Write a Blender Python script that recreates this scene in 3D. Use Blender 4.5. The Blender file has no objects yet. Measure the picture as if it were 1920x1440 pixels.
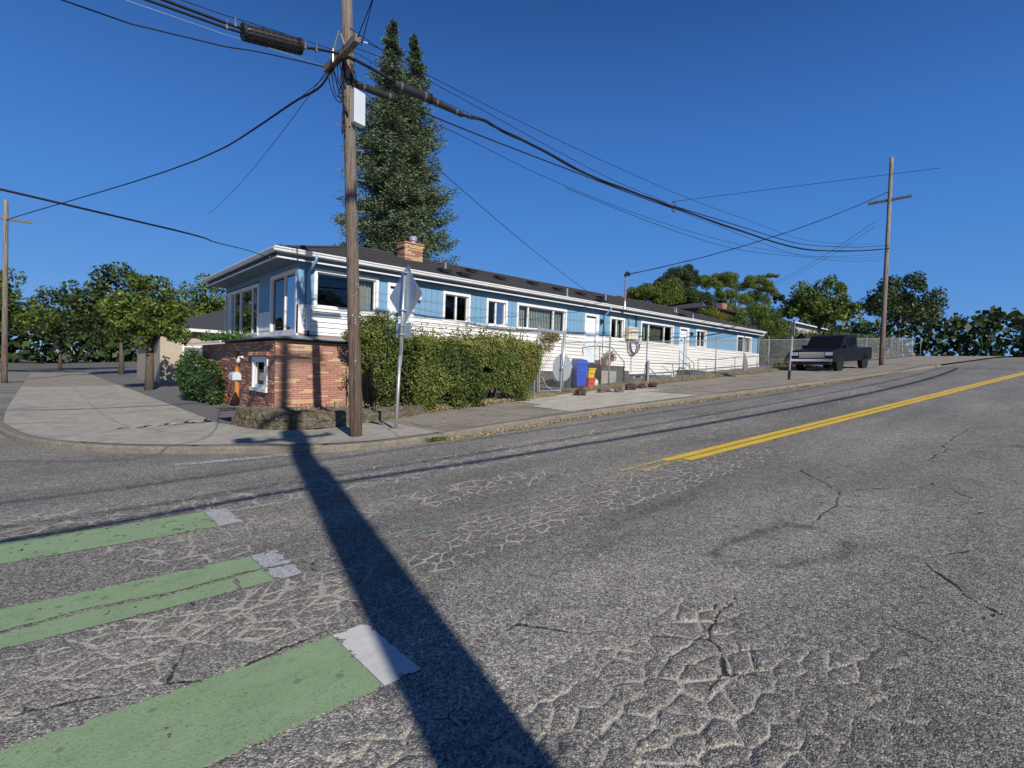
import bpy, math, random
import numpy as np
from mathutils import Vector, Matrix
random.seed(7); rng = np.random.default_rng(11)
R = math.radians
scene = bpy.context.scene
col = scene.collection

# ------------------------------------------------------------------ camera
F, H = 985.0, 1.6
TH, PITCH, ROLL = R(48.2), math.atan(24 / 985), math.atan(0.0328)
cf0 = Vector((math.cos(TH), math.sin(TH), 0)); cr0 = Vector((math.sin(TH), -math.cos(TH), 0)); cu0 = Vector((0, 0, 1))
CF = cf0 * math.cos(PITCH) - cu0 * math.sin(PITCH)
cu1 = cu0 * math.cos(PITCH) + cf0 * math.sin(PITCH)
CR = cr0 * math.cos(ROLL) + cu1 * math.sin(ROLL)
CU = cu1 * math.cos(ROLL) - cr0 * math.sin(ROLL)
CO = Vector((0, 0, H))
cam_d = bpy.data.cameras.new('camera'); cam = bpy.data.objects.new('camera', cam_d); col.objects.link(cam)
cam_d.sensor_width = 36; cam_d.lens = F / 1920 * 36; cam_d.clip_start = 0.05; cam_d.clip_end = 3000
mw = Matrix.Identity(4)
for i in range(3):
    mw[i][0] = CR[i]; mw[i][1] = CU[i]; mw[i][2] = -CF[i]; mw[i][3] = CO[i]
cam.matrix_world = mw
scene.camera = cam

# ------------------------------------------------------------------ sky, sun, exposure
SUN_EL = R(32.0)
sun_h = Vector((-0.252, -0.968, 0)).normalized()
to_sun = sun_h * math.cos(SUN_EL) + Vector((0, 0, math.sin(SUN_EL)))
world = bpy.data.worlds.new('World'); scene.world = world; world.use_nodes = True
wn = world.node_tree; wn.nodes.clear()
wo = wn.nodes.new('ShaderNodeOutputWorld'); bg = wn.nodes.new('ShaderNodeBackground'); sk = wn.nodes.new('ShaderNodeTexSky')
sk.sky_type = 'NISHITA'; sk.sun_disc = False; sk.sun_elevation = SUN_EL
sk.sun_rotation = math.atan2(sun_h.x, sun_h.y)
sk.altitude = 0; sk.air_density = 1.0; sk.dust_density = 0.15; sk.ozone_density = 3.5
# clear deep-blue autumn sky: the sky texture blended with the measured zenith-to-horizon blues
wtc = wn.nodes.new('ShaderNodeTexCoord'); wsx = wn.nodes.new('ShaderNodeSeparateXYZ'); wn.links.new(wtc.outputs['Generated'], wsx.inputs[0])
wr = wn.nodes.new('ShaderNodeValToRGB'); wn.links.new(wsx.outputs['Z'], wr.inputs[0])
SKY = [(0.0, (.23, .48, .90)), (.05, (.165, .415, .90)), (.13, (.108, .345, .86)), (.24, (.074, .285, .80)), (.37, (.050, .212, .68)), (.56, (.023, .108, .385)), (.75, (.010, .056, .22)), (1.0, (.006, .036, .145))]
while len(wr.color_ramp.elements) < len(SKY): wr.color_ramp.elements.new(.5)
for e_, (p_, c_) in zip(wr.color_ramp.elements, SKY): e_.position = p_; e_.color = (*[v * 1.0 for v in c_], 1)
wv = wn.nodes.new('ShaderNodeVectorMath'); wv.operation = 'SCALE'; wv.inputs['Scale'].default_value = 10.0; wn.links.new(wr.outputs[0], wv.inputs[0])
wm = wn.nodes.new('ShaderNodeMix'); wm.data_type = 'RGBA'; wm.inputs[0].default_value = .88
wn.links.new(sk.outputs[0], wm.inputs[6]); wn.links.new(wv.outputs[0], wm.inputs[7]); wn.links.new(wm.outputs[2], bg.inputs['Color'])
bg.inputs['Strength'].default_value = 0.082
wn.links.new(bg.outputs[0], wo.inputs['Surface'])
sun_d = bpy.data.lights.new('sun', 'SUN'); sun_d.energy = 5.0; sun_d.angle = R(0.55); sun_d.color = (1.0, 0.945, 0.87)
sun = bpy.data.objects.new('sun', sun_d); col.objects.link(sun)
sun.rotation_euler = to_sun.to_track_quat('Z', 'Y').to_euler()
scene.view_settings.view_transform = 'Standard'; scene.view_settings.look = 'None'
scene.view_settings.exposure = 0.0; scene.view_settings.gamma = 1.0
scene.view_settings.use_curve_mapping = False

# ------------------------------------------------------------------ placing helpers
def ray(px, py): return CF + CR * ((px - 960) / F) - CU * ((py - 720) / F)
def atY(px, py, y):
    d = ray(px, py); return CO + d * ((y - CO.y) / d.y)
def atX(px, py, x):
    d = ray(px, py); return CO + d * ((x - CO.x) / d.x)
def G(x):
    v = 2.0 * (x - 1.2) / 2.0
    g = 0.07 * (v if v > 40 else math.log1p(math.exp(v)))
    if x > 55: g = 0.07 * 53.8 + 0.07 * 20 * (1 - math.exp(-(x - 55) / 20))
    return g
def Gn(x):
    x = np.asarray(x, float); v = np.minimum(x - 1.2, 40)
    g = 0.07 * np.where(x - 1.2 > 40, x - 1.2, np.log1p(np.exp(v)))
    return np.where(x > 55, 0.07 * 53.8 + 1.4 * (1 - np.exp(-(np.maximum(x, 55) - 55) / 20)), g)
def onG(px, py, dz=0.0):
    d = ray(px, py); t = 1.0
    lo, hi = 0.3, 120.0
    f = lambda t: (CO + d * t).z - G((CO + d * t).x) - dz
    a = lo
    while a < hi and f(a) > 0: a *= 1.03
    b, a = a, a / 1.03
    for _ in range(30):
        m = (a + b) / 2
        if f(m) > 0: a = m
        else: b = m
    return CO + d * a

# ------------------------------------------------------------------ materials
MATS = {}
def nmat(name):
    m = bpy.data.materials.new(name); m.use_nodes = True
    nt = m.node_tree; b = nt.nodes['Principled BSDF']; MATS[name] = m
    return m, nt, b
def node(nt, t, **k):
    n = nt.nodes.new(t)
    for a, v in k.items(): setattr(n, a, v)
    return n
def noise(nt, scale, detail=4, rough=.55, vec=None, dist=0):
    n = node(nt, 'ShaderNodeTexNoise'); n.inputs['Scale'].default_value = scale; n.inputs['Detail'].default_value = detail
    n.inputs['Roughness'].default_value = rough; n.inputs['Distortion'].default_value = dist
    if vec is not None: nt.links.new(vec, n.inputs['Vector'])
    return n.outputs['Fac']
def coords(nt, scale=(1, 1, 1), which='Object'):
    tc = node(nt, 'ShaderNodeTexCoord'); mp = node(nt, 'ShaderNodeMapping'); mp.inputs['Scale'].default_value = scale
    nt.links.new(tc.outputs[which], mp.inputs['Vector']); return mp.outputs[0]
def ramp(nt, fac, stops):
    r = node(nt, 'ShaderNodeValToRGB'); e = r.color_ramp.elements
    while len(e) < len(stops): e.new(0.5)
    for k, (p, c) in enumerate(stops):
        e[k].position = p; e[k].color = (*c, 1) if len(c) == 3 else c
    nt.links.new(fac, r.inputs[0]); return r.outputs[0]
def mixc(nt, fac, a, b, mode='MIX'):
    m = node(nt, 'ShaderNodeMix', data_type='RGBA', blend_type=mode)
    for sock, v in ((m.inputs[0], fac), (m.inputs[6], a), (m.inputs[7], b)):
        if isinstance(v, bpy.types.NodeSocket): nt.links.new(v, sock)
        elif isinstance(v, (int, float)): sock.default_value = v
        else: sock.default_value = (*v, 1)
    return m.outputs[2]
def math_(nt, op, a, b=0.0, clamp=False):
    m = node(nt, 'ShaderNodeMath', operation=op, use_clamp=clamp)
    for s, v in ((m.inputs[0], a), (m.inputs[1], b)):
        if isinstance(v, bpy.types.NodeSocket): nt.links.new(v, s)
        else: s.default_value = v
    return m.outputs[0]
def bump(nt, b, h, strength=.3, dist=.01):
    n = node(nt, 'ShaderNodeBump'); n.inputs['Strength'].default_value = strength; n.inputs['Distance'].default_value = dist
    nt.links.new(h, n.inputs['Height']); nt.links.new(n.outputs[0], b.inputs['Normal'])
def simple(name, c, rough=.6, var=.18, sc=6, bmp=0, bsc=40, metal=0, stretch=(1, 1, 1), spec=.5, dirt=None, dirt_amt=.5, dsc=1.5):
    m, nt, b = nmat(name)
    v = coords(nt, stretch)
    f = noise(nt, sc, 5, .6, v)
    lo = tuple(x * (1 - var) for x in c); hi = tuple(min(1, x * (1 + var)) for x in c)
    cc = ramp(nt, f, [(.3, lo), (.7, hi)])
    if dirt:
        f2 = noise(nt, dsc, 6, .65, v)
        k = ramp(nt, f2, [(.45, (0, 0, 0)), (.75, (dirt_amt,) * 3)])
        cc = mixc(nt, k, cc, dirt)
    nt.links.new(cc, b.inputs['Base Color'])
    b.inputs['Roughness'].default_value = rough; b.inputs['Metallic'].default_value = metal
    b.inputs['Specular IOR Level'].default_value = spec
    if bmp: bump(nt, b, noise(nt, bsc, 4, .6, v), bmp, .01)
    return m

def leafmat(name, cols, trans=.3, rough=.5):
    """colour per leaf from the 'tone' attribute"""
    m, nt, b = nmat(name)
    at = node(nt, 'ShaderNodeAttribute', attribute_name='tone')
    n = len(cols)
    c = ramp(nt, at.outputs['Fac'], [(i / (n - 1), cols[i]) for i in range(n)])
    nt.links.new(c, b.inputs['Base Color']); b.inputs['Roughness'].default_value = rough
    b.inputs['Specular IOR Level'].default_value = .35
    tr = node(nt, 'ShaderNodeBsdfTranslucent'); hsn = mixc(nt, 1.0, c, (1.0, 1.0, .35), 'MULTIPLY')
    nt.links.new(hsn, tr.inputs['Color'])
    mx = node(nt, 'ShaderNodeMixShader'); mx.inputs[0].default_value = trans
    out = [x for x in nt.nodes if x.type == 'OUTPUT_MATERIAL'][0]
    nt.links.new(b.outputs[0], mx.inputs[1]); nt.links.new(tr.outputs[0], mx.inputs[2]); nt.links.new(mx.outputs[0], out.inputs['Surface'])
    return m

white = simple('white_paint', (.78, .77, .74), .45, .05, 3, dirt=(.5, .47, .42), dirt_amt=.18)
vinyl = simple('cream_siding', (.80, .775, .72), .5, .05, 2.2, bmp=.08, bsc=60, dirt=(.48, .43, .34), dirt_amt=.42, stretch=(.5, 1, 1.2))
blue = simple('blue_board', (.165, .32, .465), .6, .12, 5, bmp=.15, bsc=50, stretch=(6, 6, .6), dirt=(.10, .2, .3), dirt_amt=.3)
gutter_m = simple('gutter_white', (.74, .74, .73), .4, .05, 4, dirt=(.4, .4, .38), dirt_amt=.2)
pipe_blue = simple('pipe_blue', (.17, .34, .50), .5, .1, 4)
pipe_white = simple('pipe_white', (.72, .76, .80), .45, .06, 4)
shingle_m, nt, b = nmat('roof_shingle')
v = coords(nt); fr = noise(nt, 2.0, 5, .6, coords(nt, (.7, 3, 1))); fg = noise(nt, 90, 3, .7, v)
c1 = ramp(nt, fr, [(.3, (.030, .031, .036)), (.7, (.072, .073, .078))])
c2 = mixc(nt, .5, c1, ramp(nt, fg, [(.3, (.02, .02, .024)), (.75, (.12, .12, .13))]))
nt.links.new(c2, b.inputs['Base Color']); b.inputs['Roughness'].default_value = .9; b.inputs['Specular IOR Level'].default_value = .2
bump(nt, b, fg, .5, .01)
soffit_m = simple('soffit_grey_blue', (.11, .16, .21), .7, .1, 4, bmp=.1)
concrete = simple('concrete', (.37, .345, .29), .9, .16, 5, bmp=.5, bsc=120, dirt=(.16, .15, .13), dirt_amt=.7, dsc=1.6)
con_old = simple('old_concrete', (.29, .255, .20), .92, .22, 9, bmp=.7, bsc=110, dirt=(.09, .085, .08), dirt_amt=.7, dsc=1.1)
con_light = simple('light_concrete', (.50, .465, .375), .9, .10, 3, bmp=.3, bsc=140, dirt=(.20, .185, .15), dirt_amt=.7, dsc=2.2, stretch=(.6, 2.2, 1))
con_dark = simple('dark_block', (.085, .082, .08), .9, .3, 8, bmp=.6, bsc=60)
kerb_m = simple('kerb_concrete', (.21, .185, .145), .93, .28, 22, bmp=.9, bsc=70, dirt=(.12, .11, .095), dirt_amt=.8, dsc=3)
gravel_m = simple('yard_gravel', (.13, .128, .125), .95, .35, 40, bmp=.9, bsc=60, dirt=(.2, .18, .14), dirt_amt=.4)
soil_m = simple('soil', (.17, .145, .11), .97, .35, 14, bmp=1, bsc=50, dirt=(.30, .25, .15), dirt_amt=.7, dsc=4)
stone_m, nt, b = nmat('mossy_stone')
v = coords(nt); f1 = noise(nt, 12, 6, .7, v); f2 = noise(nt, 5, 6, .7, coords(nt, (1, 1, 1.3)), .6)
c1 = ramp(nt, f1, [(.3, (.07, .06, .05)), (.6, (.19, .17, .145)), (.8, (.34, .32, .28))])
c2 = mixc(nt, ramp(nt, f2, [(.42, (0, 0, 0)), (.56, (.9,) * 3)]), c1, (.095, .075, .028))
nt.links.new(c2, b.inputs['Base Color']); b.inputs['Roughness'].default_value = .95; bump(nt, b, f1, 1, .03)
block_m = simple('grey_block', (.17, .155, .145), .95, .3, 14, bmp=.8, bsc=60)
brick_red = simple('brick_red', (.41, .175, .12), .8, .24, 7, bmp=.4, bsc=90, dirt=(.15, .07, .05), dirt_amt=.45, dsc=5)
brick_red2 = simple('brick_brown', (.33, .15, .11), .8, .24, 7, bmp=.4, bsc=90)
brick_buff = simple('brick_buff', (.58, .38, .20), .8, .16, 7, bmp=.4, bsc=90, dirt=(.33, .2, .1), dirt_amt=.4, dsc=5)
mortar = simple('mortar', (.52, .43, .34), .95, .15, 20, bmp=.5, bsc=80)
mortar_d = simple('mortar_old', (.22, .18, .15), .95, .15, 20, bmp=.5, bsc=80)
metal_roof = simple('ledge_metal', (.24, .27, .30), .42, .12, 4, metal=.3, dirt=(.12, .12, .12), dirt_amt=.5)
metal_edge = simple('ledge_edge', (.035, .037, .042), .5, .1, 5)
galv = simple('galvanised', (.42, .45, .47), .42, .12, 14, metal=.55, bmp=.05)
galv_d = simple('galvanised_dull', (.25, .265, .275), .55, .15, 14, metal=.4)
signback = simple('sign_aluminium', (.42, .47, .53), .42, .08, 5, metal=.45)
wire_m = simple('fence_wire', (.30, .32, .33), .5, .1, 5, metal=.4)
pipe_m = simple('handrail_pipe', (.09, .085, .085), .55, .2, 12, metal=.3)
black = simple('black_rubber', (.014, .014, .016), .55, .2, 5, spec=.3)
blackp = simple('black_cable', (.012, .012, .014), .6, .2, 5, spec=.25)
splice_m = simple('splice_black', (.022, .022, .024), .45, .2, 5, spec=.4)
chrome = simple('chrome', (.75, .76, .78), .15, .03, 5, metal=1)
cream = simple('cream_box', (.62, .56, .42), .5, .06, 5)
box_white = simple('box_pale', (.52, .58, .63), .45, .05, 5, dirt=(.4, .42, .43), dirt_amt=.3)
doorw = simple('door_white', (.72, .78, .84), .4, .04, 3)
orange_wood = simple('orange_wood', (.44, .17, .045), .5, .2, 3, stretch=(3, 3, .5))
blue_plastic = simple('blue_plastic', (.012, .065, .52), .42, .08, 3)
yellow_plastic = simple('yellow_plastic', (.75, .52, .02), .45, .08, 3)
red_plastic = simple('red_plastic', (.62, .085, .03), .45, .08, 3)
green_plastic = simple('green_plastic', (.02, .2, .12), .5, .1, 3)
grey_plastic = simple('grey_plastic', (.10, .105, .11), .5, .1, 3)
bag_white = simple('white_bag', (.6, .59, .57), .6, .15, 8, bmp=.5, bsc=15)
terracotta = simple('terracotta', (.48, .20, .13), .8, .12, 8)
rock_m = simple('lava_rock', (.085, .052, .042), .95, .5, 18, bmp=1, bsc=40)
rock_g = simple('grey_rock', (.14, .12, .11), .95, .4, 18, bmp=1, bsc=40)
stake_m = simple('green_stake', (.20, .24, .09), .6, .2, 10)
wood_stub = simple('old_wood', (.23, .18, .13), .9, .3, 10, stretch=(4, 4, .5), bmp=.5)
trunk_m = simple('bark', (.10, .075, .055), .95, .35, 10, stretch=(3, 3, .6), bmp=1, bsc=20)
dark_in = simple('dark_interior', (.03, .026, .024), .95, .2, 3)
curtain_m = simple('curtain_pale', (.40, .42, .36), .9, .1, 4)
curtain_g = simple('curtain_green', (.13, .15, .085), .9, .2, 4)
blind_m = simple('blind_pale_green', (.62, .68, .58), .8, .05, 4)
car_black = simple('car_black', (.007, .007, .008), .38, .05, 3, spec=.25)
tyre_m = simple('tyre', (.015, .015, .015), .9, .2, 10)
yellow_m, nt, b = nmat('road_yellow')
v = coords(nt); f1 = noise(nt, 60, 5, .7, v); f2 = noise(nt, 3, 6, .7, v)
c = mixc(nt, ramp(nt, f1, [(.60, (0, 0, 0)), (.72, (.75,) * 3)]), ramp(nt, f2, [(.3, (.62, .40, .022)), (.7, (.76, .51, .032))]), (.13, .12, .10))
nt.links.new(c, b.inputs['Base Color']); b.inputs['Roughness'].default_value = .75; bump(nt, b, f1, .5, .006)
def paint(name, c0, c1, worn, thr, dark=(.10, .105, .10)):
    m, nt, b = nmat(name)
    v = coords(nt); fa = noise(nt, 75, 5, .75, v); fb = noise(nt, 2.3, 6, .7, v); fc = noise(nt, 7, 6, .65, coords(nt, (1, 2.5, 1)), .5)
    c = ramp(nt, fb, [(.3, c0), (.7, c1)])
    c = mixc(nt, ramp(nt, fc, [(.50, (0, 0, 0)), (.68, (.38,) * 3)]), c, tuple(x * .55 + .03 for x in c0))
    c = mixc(nt, ramp(nt, fa, [(thr, (0, 0, 0)), (thr + .1, (worn,) * 3)]), c, dark)
    vo = node(nt, 'ShaderNodeTexVoronoi'); vo.inputs['Scale'].default_value = 5.5; nt.links.new(v, vo.inputs['Vector'])
    c = mixc(nt, ramp(nt, vo.outputs['Distance'], [(.09, (.5,) * 3), (.14, (0, 0, 0))]), c, tuple(x * .35 for x in c0))
    nt.links.new(c, b.inputs['Base Color']); b.inputs['Roughness'].default_value = .7; bump(nt, b, fa, .6, .006)
    return m
green_m = paint('road_green', (.225, .325, .16), (.29, .395, .215), .7, .54)
white_m = paint('road_white', (.54, .53, .50), (.66, .65, .61), .5, .60)
white_w = paint('road_white_worn', (.42, .43, .43), (.55, .55, .55), .8, .48)
yellow_w = paint('road_yellow_worn', (.46, .36, .14), (.55, .43, .17), .85, .50)
teal_w = paint('road_teal_worn', (.16, .32, .30), (.24, .40, .37), .9, .46)

# utility-pole wood: grain, checks
pole_m, nt, b = nmat('pole_wood')
v = coords(nt, (30, 30, .8)); f0 = noise(nt, 1.5, 7, .75, v, .5); fck = noise(nt, 1.0, 3, .6, coords(nt, (38, 38, .55)), .3)
f1 = math_(nt, 'MULTIPLY', f0, ramp(nt, fck, [(.34, (.35,) * 3), (.42, (1,) * 3)])); f2 = noise(nt, 1.2, 3, .6, coords(nt, (2, 2, .6)))
tc = node(nt, 'ShaderNodeTexCoord'); sx = node(nt, 'ShaderNodeSeparateXYZ'); nt.links.new(tc.outputs['Object'], sx.inputs[0])
hz = math_(nt, 'MULTIPLY', sx.outputs['Z'], 1 / 9.0, True)
low = ramp(nt, f1, [(.3, (.045, .028, .02)), (.5, (.15, .10, .075)), (.75, (.27, .19, .145))])
high = ramp(nt, f1, [(.3, (.09, .075, .06)), (.5, (.30, .26, .215)), (.75, (.47, .42, .355))])
c = mixc(nt, math_(nt, 'ADD', hz, math_(nt, 'MULTIPLY', math_(nt, 'SUBTRACT', f2, .5), .7), True), low, high)
nt.links.new(c, b.inputs['Base Color']); b.inputs['Roughness'].default_value = .9; bump(nt, b, f1, 1.0, .05)
arm_m = simple('arm_wood', (.17, .14, .11), .9, .5, 6, stretch=(14, 1, 14), bmp=.8, bsc=12)

# asphalt: crack distances and broken zones come from the mesh, the chips and dirt are procedural
asph, nt, b = nmat('asphalt')
v = coords(nt)
vor = node(nt, 'ShaderNodeTexVoronoi'); vor.inputs['Scale'].default_value = 105; nt.links.new(v, vor.inputs['Vector'])
vor2 = node(nt, 'ShaderNodeTexVoronoi'); vor2.inputs['Scale'].default_value = 62; nt.links.new(v, vor2.inputs['Vector'])
sep = node(nt, 'ShaderNodeSeparateColor'); nt.links.new(vor.outputs['Color'], sep.inputs[0])
sep2 = node(nt, 'ShaderNodeSeparateColor'); nt.links.new(vor2.outputs['Color'], sep2.inputs[0])
st = ramp(nt, sep.outputs[0], [(0, (.07, .07, .072)), (.3, (.14, .14, .142)), (.65, (.27, .267, .262)), (.9, (.45, .445, .43)), (1, (.60, .585, .55))])
st2 = ramp(nt, sep2.outputs[1], [(0, (.06, .06, .063)), (.5, (.20, .197, .193)), (1, (.48, .47, .45))])
c = mixc(nt, .45, st, st2)
gap = ramp(nt, vor.outputs['Distance'], [(.30, (1.06, 1.06, 1.06)), (.62, (.5, .5, .5))])
c = mixc(nt, .9, c, gap, 'MULTIPLY')
big = noise(nt, .55, 5, .6, coords(nt, (.35, 1, 1)))
c = mixc(nt, 1.0, c, ramp(nt, big, [(.3, (.72, .72, .74)), (.7, (1.22, 1.2, 1.17))]), 'MULTIPLY')
mid = noise(nt, 9, 6, .75, v)
c = mixc(nt, 1.0, c, ramp(nt, mid, [(.3, (.74, .74, .75)), (.7, (1.22, 1.21, 1.18))]), 'MULTIPLY')
pit = node(nt, 'ShaderNodeTexVoronoi'); pit.inputs['Scale'].default_value = 17; nt.links.new(v, pit.inputs['Vector'])
c = mixc(nt, ramp(nt, pit.outputs['Distance'], [(.07, (.75,) * 3), (.15, (0, 0, 0))]), c, (.03, .03, .032))
aw = node(nt, 'ShaderNodeAttribute', attribute_name='tone')
c = mixc(nt, 1.0, c, aw.outputs['Color'], 'MULTIPLY')
c = mixc(nt, 1.0, c, (1.30, 1.255, 1.15), 'MULTIPLY')
ae = node(nt, 'ShaderNodeAttribute', attribute_name='edge'); se = node(nt, 'ShaderNodeSeparateXYZ'); nt.links.new(ae.outputs['Vector'], se.inputs[0])
az = node(nt, 'ShaderNodeAttribute', attribute_name='zones'); sz_ = node(nt, 'ShaderNodeSeparateColor'); nt.links.new(az.outputs['Color'], sz_.inputs[0])
al_ = node(nt, 'ShaderNodeAttribute', attribute_name='longc'); alf = math_(nt, 'POWER', al_.outputs['Fac'], .6)
wn_ = noise(nt, 5, 4, .7, v); fs = noise(nt, 70, 4, .75, v); jag = noise(nt, 45, 3, .7, v)
def crackmask(d, w, zone_, jitter=.012):
    dd_ = math_(nt, 'ADD', d, math_(nt, 'MULTIPLY', math_(nt, 'SUBTRACT', jag, .5), jitter))
    ww_ = math_(nt, 'MULTIPLY', math_(nt, 'MULTIPLY', math_(nt, 'ADD', math_(nt, 'MULTIPLY', wn_, 4.4), -1.35), w), zone_)
    m_ = math_(nt, 'DIVIDE', math_(nt, 'SUBTRACT', ww_, dd_), .005, True)
    return m_
dA, dB, dL = se.outputs[0], se.outputs[1], se.outputs[2]
mA = crackmask(dA, .0130, sz_.outputs[0]); mB = crackmask(dA, .0120, sz_.outputs[1]); mC = crackmask(dA, .0115, sz_.outputs[2]); mC2 = crackmask(dB, .017, sz_.outputs[2])
mD = crackmask(dB, .0165, alf); mD2 = crackmask(dA, .0095, alf)
mA = math_(nt, 'MULTIPLY', mA, ramp(nt, noise(nt, 4, 4, .7, v), [(.38, (.45,) * 3), (.55, (1,) * 3)]))
sm_ = mA
for q in (mB, mC, mC2, mD, mD2): sm_ = math_(nt, 'MAXIMUM', sm_, q)
asand = node(nt, 'ShaderNodeAttribute', attribute_name='sand')
sm_ = math_(nt, 'MAXIMUM', math_(nt, 'MULTIPLY', sm_, .86), math_(nt, 'MULTIPLY', asand.outputs['Fac'], ramp(nt, fs, [(.35, (.25,) * 3), (.6, (1,) * 3)])), True)
c = mixc(nt, sm_, c, ramp(nt, fs, [(.3, (.31, .285, .24)), (.7, (.56, .52, .44))]))
acr = node(nt, 'ShaderNodeAttribute', attribute_name='crack')
mL = math_(nt, 'MAXIMUM', crackmask(dL, .012, acr.outputs['Fac'], .02), math_(nt, 'MULTIPLY', crackmask(dA, .006, sz_.outputs[0], .006), math_(nt, 'GREATER_THAN', noise(nt, 3, 2, .5, v), .52)))
c = mixc(nt, math_(nt, 'MULTIPLY', mL, .88, True), c, (.015, .014, .013))
nt.links.new(c, b.inputs['Base Color']); b.inputs['Roughness'].default_value = .85; b.inputs['Specular IOR Level'].default_value = .25
hgt = math_(nt, 'ADD', math_(nt, 'MULTIPLY', vor.outputs['Distance'], -.6), math_(nt, 'MULTIPLY', sep2.outputs[1], .25))
hgt = math_(nt, 'SUBTRACT', hgt, math_(nt, 'MULTIPLY', math_(nt, 'ADD', sm_, mL), .5))
bump(nt, b, hgt, .9, .009)

ground_m = simple('ground', (.12, .115, .09), .97, .3, .4, bmp=.5, bsc=8, dirt=(.07, .10, .04), dirt_amt=.8, dsc=.15)

# glass: dark, mirror-like at grazing, see-through
glass_m, nt, b = nmat('window_glass')
gl = node(nt, 'ShaderNodeBsdfGlossy'); gl.inputs['Roughness'].default_value = .015; gl.inputs['Color'].default_value = (1, 1, 1, 1)
tp = node(nt, 'ShaderNodeBsdfTransparent'); tp.inputs['Color'].default_value = (.82, .84, .83, 1)
lwn = node(nt, 'ShaderNodeLayerWeight'); lwn.inputs['Blend'].default_value = .5
fz_ = math_(nt, 'ADD', math_(nt, 'MULTIPLY', math_(nt, 'POWER', lwn.outputs['Facing'], 5.0), .6), .04, True)
mx = node(nt, 'ShaderNodeMixShader'); nt.links.new(fz_, mx.inputs[0]); nt.links.new(tp.outputs[0], mx.inputs[1]); nt.links.new(gl.outputs[0], mx.inputs[2])
nt.links.new(mx.outputs[0], [x for x in nt.nodes if x.type == 'OUTPUT_MATERIAL'][0].inputs['Surface'])
tglass_m, nt, b = nmat('window_glass_reflective')
gl = node(nt, 'ShaderNodeBsdfGlossy'); gl.inputs['Roughness'].default_value = .01; gl.inputs['Color'].default_value = (.72, .74, .78, 1)
tp = node(nt, 'ShaderNodeBsdfTransparent'); tp.inputs['Color'].default_value = (.3, .3, .3, 1)
mx = node(nt, 'ShaderNodeMixShader'); mx.inputs[0].default_value = .62
nt.links.new(tp.outputs[0], mx.inputs[1]); nt.links.new(gl.outputs[0], mx.inputs[2])
nt.links.new(mx.outputs[0], [x for x in nt.nodes if x.type == 'OUTPUT_MATERIAL'][0].inputs['Surface'])

hedge_leaf = leafmat('hedge_leaf', [(.025, .045, .012), (.065, .105, .022), (.125, .17, .032), (.23, .25, .055), (.42, .34, .11)], .28)
dry_leaf = leafmat('dry_leaf', [(.13, .10, .035), (.22, .17, .06), (.36, .28, .12), (.12, .15, .04)], .25)
ivy_leaf = leafmat('ivy_leaf', [(.015, .04, .012), (.05, .11, .025), (.11, .18, .04)], .25)
spruce_leaf = leafmat('spruce_needle', [(.018, .038, .022), (.05, .085, .05), (.11, .155, .085), (.19, .23, .12)], .12, .6)
tree_leaf = leafmat('tree_leaf', [(.03, .06, .014), (.09, .14, .024), (.165, .215, .038), (.27, .29, .055)], .32)
yellow_leaf = leafmat('yellow_leaf', [(.07, .10, .02), (.17, .19, .03), (.30, .28, .05)], .3)
dark_leaf = leafmat('dark_leaf', [(.02, .035, .012), (.05, .08, .02), (.10, .13, .035)], .25)
straw = leafmat('straw', [(.22, .17, .09), (.38, .30, .16), (.50, .42, .25)], .15, .8)

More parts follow.
